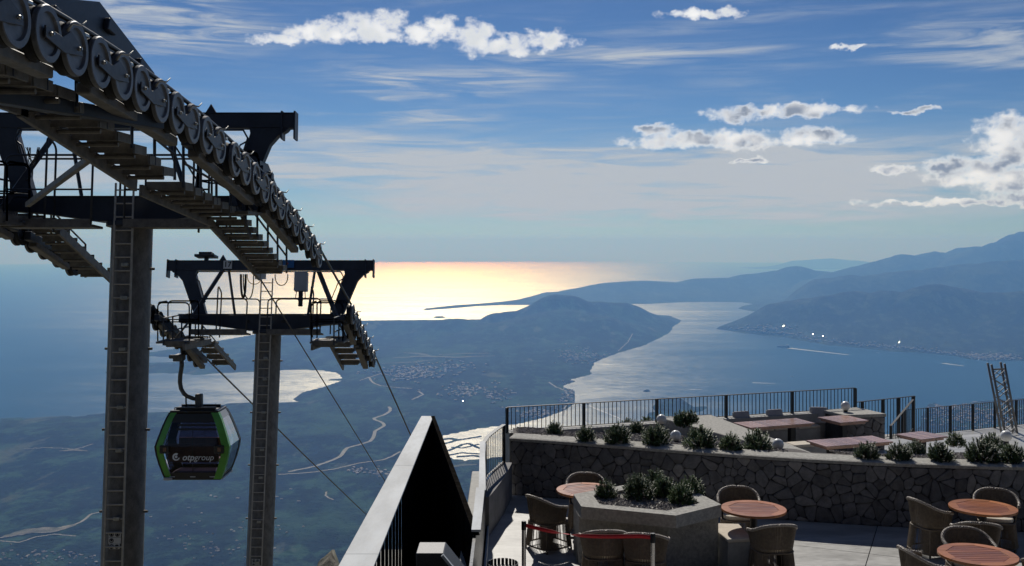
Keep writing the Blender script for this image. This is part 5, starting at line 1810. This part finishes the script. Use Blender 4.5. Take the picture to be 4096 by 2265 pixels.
at2(MB().lathe([(0.035, -0.003), (0.035, 0.003)], 'y', n=14).mesh('pictogram', M_INK), 'pictogram', M2 @ Vector((-0.23, -0.436, 1.24)), parent=wb)
for s in (-0.28, 0.28):
    for sd in (-1, 1):
        pass
for x in (-0.52, 0.42):
    at2(MB().lathe([(0.055, -0.002), (0.055, 0.002)], 'y', n=18).mesh('arm_port', M_INK), 'arm_port', M2 @ Vector((x, -0.174, 0.02)))
# warning boards with round pictograms low on the masts
def ring_mesh(r0, r1):
    mb = MB(); n = 24
    vs = [(r * math.cos(2 * math.pi * k / n), h, r * math.sin(2 * math.pi * k / n)) for r, h in ((r0, 0), (r1, 0), (r1, -0.003), (r0, -0.003)) for k in range(n)]
    fs = []
    for lv in range(4):
        for k in range(n):
            fs.append((lv * n + k, lv * n + (k + 1) % n, ((lv + 1) % 4) * n + (k + 1) % n, ((lv + 1) % 4) * n + k))
    return mb.add(vs, fs).mesh('pictogram_ring', M_INK)
RING = ring_mesh(0.026, 0.036)
HAND = MB().prism([(-0.012, -0.02), (0.012, -0.022), (0.016, 0.002), (0.008, 0.018), (0.002, 0.004), (-0.004, 0.018), (-0.016, 0.006)], -0.003, 0, plane='xz').mesh('pictogram', M_INK)
DISC = MB().lathe([(0.034, -0.003), (0.034, 0.0)], 'y', n=18).mesh('pictogram', M_INK)
def warn(put, at, M, lean, px, py, Y, k):
    c = Mi_pt = M.inverted() @ P(px, py, Y)
    for dz, h, w in ((0.10, 0.085, 0.20), (0.0, 0.10, 0.20), (-0.095, 0.08, 0.17)):
        put(MB().box((c.x - w / 2, -0.37, c.z + dz - h / 2), (c.x + w / 2, -0.36, c.z + dz + h / 2)), 'warning_board', M_WHITE)
    for dx, dz, me, nm in ((-0.05, 0.10, RING, 'pictogram_ring'), (0.045, 0.10, RING, 'pictogram_ring'), (-0.05, 0.0, RING, 'pictogram_ring'), (-0.045, -0.095, RING, 'pictogram_ring'),
                       (-0.05, 0.10, HAND, 'pictogram'), (0.045, 0.10, HAND, 'pictogram'), (-0.05, 0.012, HAND, 'pictogram'), (0.04, -0.095, DISC, 'pictogram'), (-0.045, -0.10, HAND, 'pictogram')):
        at(me, nm, M @ Vector((c.x + dx, -0.372, c.z + dz)), (-lean, 0, 0))
warn(put1, at1, M1, math.radians(4.7), 292, 1358, 16.75, 0)
warn(put2, at2, M2, math.radians(9.5), 645, 1420, 26.0, 1)

# ------------------------------------------------------------------ ropes
def rope(pts, r, label, nm='haul_rope', n=8):
    o = MB().tube(pts, r, n).build(nm, M_ROPE, None, True)
    tag(o, label, 'rope', 'ropeway cables')
top1 = [(p[0], p[1] + RAD + 0.02) for p in LINE1]
top2 = [(p[0], p[1] + RAD + 0.02) for p in LINE2]
def rope_pts(X, dz1):
    pts = [(X, -4.0, 6.7 + dz1), (X, 4.0, 6.6 + dz1)] + [(X, y, z + dz1) for y, z in top1] + [(X, y, z) for y, z in top2]
    y, z = top2[-1]
    for k in range(1, 24):
        s = 14.0 * k * (1 + 0.12 * k)
        pts.append((X, y + s, z - 0.412 * s + 0.00016 * s * s))
    return pts
rope(rope_pts(XR - 0.035, 0.0), 0.026, 'thick steel haul rope over the right sheave wheels of both masts')
rope(rope_pts(XL + 0.035, -0.17), 0.026, 'thick steel haul rope over the left sheave wheels, above the gondola')
rope([(-5.9, 17.6, 6.3), (-5.5, 22.17, 3.76), (-5.5, 26.0, 2.09), (-5.5, 43.4, -5.5), (-5.5, 90.0, -25.0), (-5.5, 300, -106)], 0.016, 'thin signal cable running down between the two haul ropes', 'signal_cable')

# ------------------------------------------------------------------ gondola on the left rope
M_GREEN = pbr('green_paint', (0.085, 0.36, 0.030), 0.35, var=0.15, vscale=3, coat=0.3)
M_BODY = pbr('graphite_body', (0.012, 0.012, 0.013), 0.4, var=0.2, vscale=4)
M_HANG = pbr('hanger_steel', (0.10, 0.10, 0.095), 0.55, metal=0.4, var=0.3, vscale=8)
def glass_mat(name, tint, alpha):
    m, t, out = mat_new(name)
    g = t.n('ShaderNodeBsdfGlossy'); g.inputs['Color'].default_value = (0.9, 0.9, 0.95, 1); g.inputs['Roughness'].default_value = 0.03
    tr = t.n('ShaderNodeBsdfTransparent'); tr.inputs['Color'].default_value = (*tint, 1)
    fr = t.n('ShaderNodeFresnel'); fr.inputs['IOR'].default_value = 1.45
    mx = t.n('ShaderNodeMixShader')
    t.put(mx.inputs[0], t.math('MULTIPLY', fr.outputs[0], 0.55)); t.link(tr.outputs[0], mx.inputs[1]); t.link(g.outputs[0], mx.inputs[2])
    t.link(mx.outputs[0], out.inputs[0])
    return m
M_GLASS_D = glass_mat('smoked_glass', (0.30, 0.26, 0.34), 0.3)
M_GLASS_L = glass_mat('clear_grey_glass', (0.55, 0.58, 0.62), 0.5)
M_SEATW = pbr('wooden_bench', (0.22, 0.12, 0.07), 0.6, var=0.3, vscale=5)
GY, GX, GZ = 27.85, -8.52, 0.0
gd = empty('gondola', (GX, GY, -1.85))
tag(gd, 'green framed gondola cabin with smoked glass hanging from the left rope', 'gondola')
GINV = Matrix.Translation((-GX, -GY, 1.85))
def gput(mb, nm, mat, smooth=False, bevel=0.0, parent=None):
    o = mb.build(nm, mat, parent or gd, smooth, bevel)
    o.matrix_parent_inverse = GINV if parent is None else Matrix.Identity(4)
    return o
# outline of the end walls (x half width, z): narrow top, widest a little below the middle, tucked-in foot
ZT, ZM, ZB = -0.10, -0.98, -1.86
HW = {ZT: 0.60, ZM: 0.985, ZB: 0.76}
HD = {ZT: 0.62, ZM: 0.92, ZB: 0.74}      # half depth
def sec(z):
    if z > ZM:
        t = (ZT - z) / (ZT - ZM); e = t ** 0.82
        return 0.65 + (0.985 - 0.65) * e, 0.42 + (0.58 - 0.42) * e
    t = (ZM - z) / (ZM - ZB); e = t ** 1.5
    return 0.985 - (0.985 - 0.74) * e, 0.58 - (0.58 - 0.50) * e
ZS = [ZT, -0.25, -0.5, -0.75, ZM, -1.2, -1.45, -1.7, ZB]
def wall_panel(mb, face, f0, f1, z0, z1, off=0.0):
    """part of a side: face -y/+y/+x/-x, fractions along it, between heights"""
    zs = sorted({z0, z1} | {z for z in ZS if min(z0, z1) < z < max(z0, z1)}, reverse=True)
    vs, fs = [], []
    for z in zs:
        w, d = sec(z)
        for f in (f0, f1):
            s = -1 + 2 * f
            if face == '-y': v = (GX + s * w, GY - d - off, z)
            elif face == '+y': v = (GX - s * w, GY + d + off, z)
            elif face == '+x': v = (GX + w + off, GY + s * d, z)
            else: v = (GX - w - off, GY - s * d, z)
            vs.append(v)
    for i in range(len(zs) - 1): fs.append((2 * i, 2 * i + 1, 2 * i + 3, 2 * i + 2))
    mb.add(vs, fs)
    return mb
for face in ('-y', '+y'):
    gput(wall_panel(MB(), face, 0.13, 0.87, -0.36, -1.74), 'window', M_GLASS_D)
    gput(wall_panel(MB(), face, 0.12, 0.88, -0.13, -0.36, 0.004), 'header', M_BODY)
    gput(wall_panel(MB(), face, 0.12, 0.88, -1.68, ZB, 0.006), 'sill', M_BODY)
    gput(wall_panel(MB(), face, 0.5, 0.507, -0.36, -1.70, 0.008), 'door_seam', M_BODY)
for face in ('+x', '-x'):
    gput(wall_panel(MB(), face, 0.06, 0.94, -0.27, -1.74), 'window', M_GLASS_L)
    gput(wall_panel(MB(), face, 0.05, 0.95, ZT, -0.27, 0.004), 'header', M_BODY if face == '-x' else M_CABINET)
    gput(wall_panel(MB(), face, 0.05, 0.95, -1.74, ZB, 0.006), 'sill', M_BODY)
# corner pillars
for sx_, sy_ in ((-1, -1), (1, -1), (-1, 1), (1, 1)):
    vs, fs = [], []
    for z in ZS:
        w, d = sec(z)
        w += 0.012; d += 0.012
        vs += [(GX + sx_ * w, GY + sy_ * d, z), (GX + sx_ * (w - 0.20), GY + sy_ * d, z), (GX + sx_ * (w - 0.20), GY + sy_ * (d - 0.05), z), (GX + sx_ * w, GY + sy_ * (d - 0.14), z)]
    n = len(ZS)
    for i in range(n - 1):
        for j in range(4): fs.append((i * 4 + j, i * 4 + (j + 1) % 4, (i + 1) * 4 + (j + 1) % 4, (i + 1) * 4 + j))
    fs += [(0, 1, 2, 3), tuple((n - 1) * 4 + j for j in (3, 2, 1, 0))]
    gput(MB().add(vs, fs), 'pillar', M_GREEN if sy_ < 0 else M_BODY)
    if sx_ < 0 and sy_ < 0:
        vs2 = []
        for z in ZS:
            w, d = sec(z)
            vs2 += [(GX - w - 0.016, GY - d - 0.02, z), (GX - w + 0.03, GY - d - 0.02, z), (GX - w + 0.03, GY - d + 0.05, z), (GX - w - 0.016, GY - d + 0.05, z)]
        gput(MB().add(vs2, fs), 'pillar_edge', M_BODY)
# roof and floor
w, d = sec(ZT)
rf = MB(); rf.prism([(GX - w, GY - d), (GX + w, GY - d), (GX + w, GY + d), (GX - w, GY + d)], ZT - 0.005, ZT + 0.05)
roof = gput(rf, 'roof', M_BODY, bevel=0.015)
for k in range(2):
    y = GY - d * 0.55 + k * d * 1.1
    gput(MB().box((GX - w * 0.82, y - 0.03, ZT + 0.052), (GX + w * 0.82, y + 0.03, ZT + 0.12)), 'roof_bar', M_BODY)
gput(MB().tube([(GX - w * 0.8, GY - d + 0.03, ZT + 0.06), (GX - w * 0.8, GY - d + 0.03, ZT + 0.13), (GX + w * 0.8, GY - d + 0.03, ZT + 0.13), (GX + w * 0.8, GY - d + 0.03, ZT + 0.06)], 0.014, 6), 'roof_rail', M_BODY, True)
gput(MB().cyl((GX + w * 0.75, GY - d * 0.2, ZT + 0.05), (GX + w * 0.75, GY - d * 0.2, ZT + 0.20), 0.006, 6), 'aerial', M_BODY)
w, d = sec(ZB)
gput(MB().box((GX - w, GY - d, ZB - 0.03), (GX + w, GY + d, ZB + 0.03)), 'floor_pan', M_BODY, bevel=0.015)
gput(MB().box((GX - w - 0.02, GY - d - 0.10, ZB - 0.015), (GX - w + 0.20, GY - d - 0.02, ZB + 0.05)), 'step', M_CABINET, bevel=0.01)
gput(MB().box((GX + w - 0.02, GY - d * 0.9, ZB - 0.01), (GX + w + 0.06, GY + d * 0.9, ZB + 0.03)), 'bumper', M_CABINET, bevel=0.01)
# benches seen through the glass
for s in (-1, 1):
    gput(MB().box((GX - 0.66, GY + s * 0.28 - 0.16, -1.42), (GX + 0.66, GY + s * 0.28 + 0.16, -1.34)), 'seat', M_SEATW)
    gput(MB().box((GX - 0.68, GY + s * 0.46 - 0.02, -1.34), (GX + 0.68, GY + s * 0.46 + 0.02, -0.93)), 'seat_back', M_SEATW)
gput(MB().box((GX - 0.66, GY - 0.46, -1.80), (GX + 0.66, GY + 0.46, -1.76)), 'floor_mat', M_BODY)
# bars over the front glass, door handles
for z in (-0.42, -0.53):
    gput(wall_panel(MB(), '-y', 0.24, 0.88, z + 0.028, z - 0.028, 0.010), 'glazing_bar', M_BODY)
for f in (0.10, 0.84):
    w, d = sec(-1.05)
    x = GX - w + 2 * w * (f + 0.03)
    hb = MB(); hb.box((x - 0.13, GY - d - 0.06, -1.16), (x + 0.13, GY - d - 0.005, -0.94))
    h = gput(hb, 'handle_guard', M_BODY, bevel=0.02)
    gput(MB().box((x - 0.03, GY - d - 0.075, -1.10), (x + 0.06, GY - d - 0.061, -0.99)), 'handle_opening', M_SEATW, bevel=0.01, parent=h)
# lettering and emblem on the front glass
w, d = sec(-1.28)
tx = text_mesh('otp', 0.23, M_LETTER, True, 0.2); tx2 = text_mesh('group', 0.22, M_LETTER, False, 0.2)
sh = Matrix.Shear('XZ', 4, (0.2, 0.0)) if False else None
for me, x in ((tx, GX - 0.10), (tx2, GX + 0.32)):
    o = share('lettering', me, gd, Vector((x, GY - d - 0.03, -1.27)) - gd.location, (R_(84), 0, 0))
em = MB(); n = 28
vs, fs = [], []
for k in range(n + 1):
    a = math.radians(60) + math.radians(285) * k / n
    wd_ = 0.045 * (0.35 + 0.65 * (1 - k / n)) + 0.012
    for r in (0.10, 0.10 - wd_):
        vs.append((r * math.cos(a), 0, r * math.sin(a)))
for k in range(n): fs.append((2 * k, 2 * k + 1, 2 * k + 3, 2 * k + 2))
em.add(vs, fs)
em.lathe([(0.0352, -0.001), (0.0352, 0.001)], 'y', n=16)
share('emblem', em.mesh('emblem', M_LETTER), gd, Vector((GX - 0.42, GY - d - 0.03, -1.25)) - gd.location, (R_(-6), 0, 0))
# sill plates
w, d = sec(-1.80)
for x in (-0.55, 0.52, 0.0):
    gput(MB().box((GX + x - 0.07, GY - d - 0.014, -1.81), (GX + x + 0.07, GY - d - 0.009, -1.785)), 'maker_plate', M_CABINET)
# hanger: grip, curved arm, suspension head
gp = P(457, 905, 27.85)
gput(MB().tube([(-8.99, GY, 1.30), (-8.98, GY, 1.12), (-9.02, GY, 0.85), (-9.03, GY, 0.65), (-9.0, GY, 0.48), (-8.92, GY, 0.34), (-8.80, GY, 0.26), (-8.66, GY, 0.21), (-8.50, GY, 0.19)], 0.062, 12, r2=0.055), 'hanger_arm', M_HANG, True)
gput(MB().box((-9.16, GY - 0.22, 1.24), (-8.94, GY + 0.22, 1.42)), 'rope_grip', M_HANG, bevel=0.02)
gput(MB().box((-9.32, GY - 0.06, 1.30), (-9.16, GY + 0.06, 1.40)), 'grip_lever', M_HANG, bevel=0.02)
gput(MB().box((-8.60, GY - 0.09, ZT + 0.05), (-8.42, GY + 0.09, 0.34)), 'suspension_head', M_HANG, bevel=0.02)
gput(MB().cyl((-8.87, GY, 0.30), (-8.86, GY, ZT + 0.05), 0.022, 8), 'damper', M_BODY, True)
# ------------------------------------------------------------------ roads, fields, villages, boats far below
def land_hits(land, pxs):
    """where picture rays meet the land (or the sea)"""
    pxs = np.array(pxs, float)
    a = (pxs[:, 0] - CXP) / FPX; b = -(pxs[:, 1] - HOR) / FPX
    ys = np.exp(np.linspace(math.log(3000), math.log(27000), 1400))
    YY = np.broadcast_to(ys, (len(a), len(ys)))
    XX = a[:, None] * YY
    g = np.maximum(land.fast(XX, YY) , 0.0) + sea_z(XX, YY)
    below = (CAMZ + b[:, None] * YY) <= g
    k = np.where(below.any(1), below.argmax(1), len(ys) - 1)
    i = np.arange(len(a))
    return np.stack([XX[i, k], YY[i, k], g[i, k]], -1)

def densify(pts, n):
    pts = np.array(pts, float)
    s = np.concatenate([[0], np.cumsum(np.hypot(*np.diff(pts, axis=0).T))])
    t = np.linspace(0, s[-1], n)
    return np.stack([np.interp(t, s, pts[:, 0]), np.interp(t, s, pts[:, 1])], -1)

M_ROAD = pbr('pale_road', (0.20, 0.195, 0.17), 0.9, var=0.25, vscale=0.02)
M_FIELD = pbr('pale_field', (0.085, 0.095, 0.055), 0.95, vscale=0.012, color2=(0.02, 0.035, 0.018))
M_EARTH = pbr('bare_earth', (0.18, 0.165, 0.135), 0.95, vscale=0.02, color2=(0.04, 0.05, 0.03))
M_HOUSE = pbr('pale_walls', (0.27, 0.265, 0.255), 0.8, var=0.25, vscale=0.02)
M_TILE = pbr('tiled_roofs', (0.20, 0.18, 0.17), 0.8, var=0.3, vscale=0.02)
M_FOAM = pbr('foam', (0.40, 0.44, 0.48), 0.8, var=0.2, vscale=0.05)

def ribbon(name, px, width, mat, land=main, lift=2.0, n=60, taper=None):
    d = densify(px, n)
    h = land_hits(land, d)
    vs, fs = [], []
    for i in range(n):
        t = h[min(i + 1, n - 1)] - h[max(i - 1, 0)]
        nr = np.array([t[1], -t[0], 0]); nr /= max(np.linalg.norm(nr), 1e-6)
        w = width * (1.0 if taper is None else taper(i / (n - 1)))
        for s in (-1, 1):
            p = h[i] + nr * s * w / 2
            p[2] += lift
            vs.append(p)
    for i in range(n - 1): fs.append((2 * i, 2 * i + 1, 2 * i + 3, 2 * i + 2))
    return mesh_obj(name, vs, fs, mat)

def wig(pts, amp, seed, n=24):
    r = random.Random(seed)
    d = densify(pts, n)
    for i in range(1, n - 1):
        d[i] += (r.uniform(-amp, amp), r.uniform(-amp, amp) * 0.35)
    return d

ROADS = [([(978, 1024), (984, 1033), (966, 1045), (938, 1053), (945, 1058), (959, 1062), (969, 1071), (942, 1086), (941, 1100), (931, 1112), (906, 1119), (872, 1128), (857, 1147), (843, 1156), (790, 1175), (725, 1188)], 24),
         ([(700, 1195), (780, 1190), (843, 1181), (910, 1165), (960, 1159), (984, 1150), (1007, 1137)], 16),
         ([(927, 949), (938, 964), (957, 971), (1000, 976), (1037, 978)], 20), ([(1037, 1006), (1065, 993), (1052, 985)], 18),
         ([(822, 1238), (819, 1247), (826, 1254), (838, 1258)], 9),
         ([(0, 1354), (61, 1345), (100, 1338), (155, 1328), (202, 1317), (226, 1296), (259, 1288), (330, 1284)], 13),
         ([(0, 1362), (50, 1366), (90, 1352), (140, 1345), (190, 1350)], 10),
         ([(1435, 988), (1400, 975), (1380, 962)], 16), ([(1430, 1015), (1420, 1028), (1416, 1045)], 14),
         ([(905, 958), (960, 940), (1010, 950), (1045, 930)], 14), ([(1555, 884), (1580, 860), (1592, 840)], 10),
         ([(60, 1130), (120, 1127), (190, 1131), (235, 1118)], 10)]
for i, (pts, w) in enumerate(ROADS):
    tag(ribbon('road', wig(pts, 1.2, i, max(24, len(pts) * 4)), w, M_ROAD), kind='structure')
FIELDS = [([(985, 902), (1060, 897), (1150, 899), (1245, 896)], 150), ([(1015, 888), (1060, 891), (1080, 896)], 120), ([(1110, 893), (1180, 890), (1235, 890)], 90), ([(960, 915), (1040, 912), (1100, 905)], 80),
          ([(1120, 1178), (1160, 1172), (1200, 1170)], 50)]
for i, (pts, w) in enumerate(FIELDS):
    r = random.Random(i)
    o = ribbon('field', wig(pts, 1.5, 50 + i, 20), w, M_FIELD, lift=3.0, n=30, taper=lambda t, r=r: 0.35 + 0.65 * math.sin(math.pi * t) * r.uniform(0.7, 1.0))
    tag(o, kind='structure')
for i, (pts, w) in enumerate([([(10, 1352), (70, 1336), (130, 1338), (190, 1322)], 70), ([(150, 1136), (190, 1133), (220, 1136)], 40), ([(1255, 1400), (1275, 1395)], 20), ([(40, 1348), (110, 1330), (160, 1332)], 40)]):
    tag(ribbon('bare_ground', wig(pts, 1.5, 80 + i, 20), w, M_EARTH, lift=2.5, n=30, taper=lambda t: 0.3 + 0.7 * math.sin(math.pi * t)), kind='structure')
# dykes of the salt pans
for i, (pts, w) in enumerate([([(1118, 1117), (1150, 1108), (1165, 1106), (1212, 1098)], 26), ([(1128, 1135), (1160, 1120), (1178, 1116), (1210, 1130)], 24), ([(1126, 1146), (1160, 1140), (1215, 1143)], 22),
                              ([(1135, 1126), (1165, 1128), (1205, 1118)], 18), ([(1112, 1106), (1135, 1104), (1152, 1109)], 40), ([(1150, 1150), (1190, 1147), (1212, 1150)], 30)]):
    tag(ribbon('salt_pan_dyke', wig(pts, 1.2, 120 + i, 20), w, M_LAND, lift=2.5, n=30), kind='structure')

def village(px_list, size, seed, label, land=main):
    r = random.Random(seed)
    h = land_hits(land, px_list)
    vs, fs, mi = [], [], []
    for p in h:
        if p[2] - sea_z(p[0], p[1]) < 1.5: continue
        w, d, t = r.uniform(0.7, 1.6) * size, r.uniform(0.7, 1.3) * size, r.uniform(0.5, 0.9) * size
        a = r.uniform(0, 3.1)
        c, s = math.cos(a), math.sin(a)
        def q(x, y, z): return (p[0] + x * c - y * s, p[1] + x * s + y * c, p[2] - 2 + z)
        b = len(vs)
        vs += [q(-w, -d, 0), q(w, -d, 0), q(w, d, 0), q(-w, d, 0), q(-w, -d, t + 2), q(w, -d, t + 2), q(w, d, t + 2), q(-w, d, t + 2), q(-w, 0, t * 1.5 + 2), q(w, 0, t * 1.5 + 2)]
        f = [(0, 1, 5, 4), (1, 2, 6, 9, 5), (2, 3, 7, 6), (3, 0, 4, 8, 7), (4, 5, 9, 8), (6, 7, 8, 9)]
        fs += [tuple(i + b for i in x) for x in f]; mi += [0, 0, 0, 0, 1, 1]
    me = bpy.data.meshes.new('distant_village'); me.from_pydata(vs, [], fs)
    me.materials.append(M_HOUSE); me.materials.append(M_TILE)
    me.polygons.foreach_set('material_index', mi)
    o = link(bpy.data.objects.new('distant_village', me))
    tag(o, label, 'village', kind='stuff')
def scatter(cx, cy, rx, ry, n, seed):
    r = random.Random(seed)
    return [(cx + r.gauss(0, rx), cy + r.gauss(0, ry)) for _ in range(n)]
village(scatter(1030, 938, 45, 10, 190, 1) + scatter(1130, 925, 40, 10, 60, 2), 11, 1, 'scattered pale houses of the village in the middle of the peninsula')
village(scatter(1180, 985, 35, 10, 110, 3) + scatter(1250, 1000, 25, 12, 30, 4), 10, 2, 'scattered houses on the plain above the salt pans')
village(scatter(1460, 895, 30, 9, 120, 5) + scatter(1430, 1000, 10, 18, 90, 6) + scatter(1360, 1040, 30, 8, 80, 7), 9, 3, 'houses strung along the inner shore of the peninsula')
village(scatter(60, 1395, 45, 10, 36, 8) + scatter(190, 1400, 40, 10, 26, 9) + scatter(560, 1385, 50, 14, 22, 10) + scatter(660, 1330, 40, 12, 16, 11) + scatter(470, 1340, 60, 20, 20, 16), 4.2, 4, 'houses of the valley villages at the lower left')
village(scatter(960, 1190, 20, 6, 30, 12) + scatter(900, 1185, 14, 4, 18, 13) + scatter(650, 1255, 60, 12, 14, 17), 7, 5, 'houses along the valley road left of the salt pans')
village(scatter(2450, 1045, 60, 14, 240, 14) + scatter(2390, 1025, 30, 5, 80, 15), 9, 6, 'dense harbour town behind the lower railing')
sh_ = [(1830 + 740 * t, float(np.interp(1830 + 740 * t, [1803, 1876, 1977, 2040, 2157, 2313, 2441, 2576], [826, 836, 846, 857, 871, 884, 900, 906])) - abs(random.Random(int(t * 9999)).gauss(0, 5)) - 1.0) for t in np.linspace(0, 1, 230)]
village(sh_, 11, 7, 'pale houses along the foot of the mountains across the bay', right)
village(scatter(2470, 900, 45, 5, 120, 18) + scatter(1940, 826, 40, 4, 50, 19), 11, 8, 'coastal town under the mountains at the right', right)

# sunlit roofs that mirror the sun towards the terrace
M_MIRROR = pbr('metal_roof', (0.8, 0.8, 0.8), 0.22, metal=1.0, var=0.02)
gl_pts = land_hits(right, [(1971, 823), (2045, 844), (2070, 848), (2262, 864)])
glp2 = land_hits(main, [(1164, 1013)])
for k, p in enumerate(list(gl_pts) + list(glp2)):
    v = (Vector((0, 0, CAMZ)) - Vector(p)).normalized()
    nrm = (v + SUN_DIR).normalized()
    s = (6, 6, 4, 3, 3)[k]
    mb = MB(); mb.box((-s, -s * 0.8, -1), (s, s * 0.8, 0))
    o = mb.build('metal_roof', M_MIRROR)
    o.rotation_euler = nrm.to_track_quat('Z', 'Y').to_euler()
    o.location = Vector(p) + Vector((0, 0, 14))
    tag(o, ['glinting metal roof on the far shore, highest and farthest left', 'glinting metal roof on the far shore, middle of three', 'small glinting metal roof just right of the middle glint', 'faint glinting roof farthest right on the far shore', 'glinting roof on the plain left of the bay'][k], 'roof', 'glinting roofs')

# ship and boats
def ship(name, px, py, L, head, label, big=True):
    x, y = sea_pt(px, py)
    o = empty(name, (x, y, sea_z(x, y)), (0, 0, head)); tag(o, label, 'ship' if big else 'boat', None if big else 'small boats on the bay')
    b = L * 0.075
    hull = [(-L / 2, -b), (L * 0.34, -b), (L / 2, 0), (L * 0.34, b), (-L / 2, b)]
    MB().prism(hull, -1, L * 0.10).build('hull', M_STEEL_BLK if big else M_WHITE, o)
    if big:
        MB().box((-L * 0.46, -b * 0.85, L * 0.1005), (-L * 0.26, b * 0.85, L * 0.24)).build('superstructure', M_CABINET, o)
        MB().box((-L * 0.22, -b * 0.8, L * 0.1005), (L * 0.36, b * 0.8, L * 0.135)).build('deck_cargo', M_PAINT, o)
        MB().cyl((-L * 0.38, 0, L * 0.24), (-L * 0.38, 0, L * 0.31), L * 0.012, 6).build('funnel', M_PAINT, o)
    else:
        MB().box((-L * 0.3, -b * 0.7, L * 0.1005), (L * 0.15, b * 0.7, L * 0.2)).build('cabin', M_WHITE, o)
ship('cargo_ship', 1970, 874, 150, R_(168), 'dark cargo ship trailing a white wake on the bay')
for k, (px, py, lb) in enumerate([(2208, 888, 'tiny white boat nearest the far shore'), (1992, 948, 'tiny white boat alone in the middle of the bay'), (1478, 1018, 'white motor boat drawing a long wake behind the railing'), (2462, 906, 'pale moored vessel below the mountains at the right')]):
    ship('motor_boat', px, py, 34 if k != 3 else 70, R_(150 + 30 * k), lb, False)
for k, (a, b, w) in enumerate([((1986, 876), (2135, 893), 95), ((2372, 914), (2425, 921), 70), ((1480, 1020), (1566, 1056), 40), ((1893, 963), (1950, 965), 45), ((1735, 980), (1765, 980), 45)]):
    pa, pb = sea_pt(*a), sea_pt(*b)
    n = 20; vs, fs = [], []
    d = Vector((pb[0] - pa[0], pb[1] - pa[1])).normalized(); nr = Vector((d.y, -d.x))
    rr = random.Random(k)
    for i in range(n):
        t = i / (n - 1)
        x, y = pa[0] + (pb[0] - pa[0]) * t, pa[1] + (pb[1] - pa[1]) * t
        ww = w * (0.35 + 0.65 * (1 - t)) * rr.uniform(0.6, 1.1)
        for s in (-1, 1):
            vs.append((x + nr.x * s * ww / 2, y + nr.y * s * ww / 2, sea_z(x, y) + 0.9))
    for i in range(n - 1): fs.append((2 * i, 2 * i + 1, 2 * i + 3, 2 * i + 2))
    o = mesh_obj('wake', vs, fs, M_FOAM)
    tag(o, kind='structure')
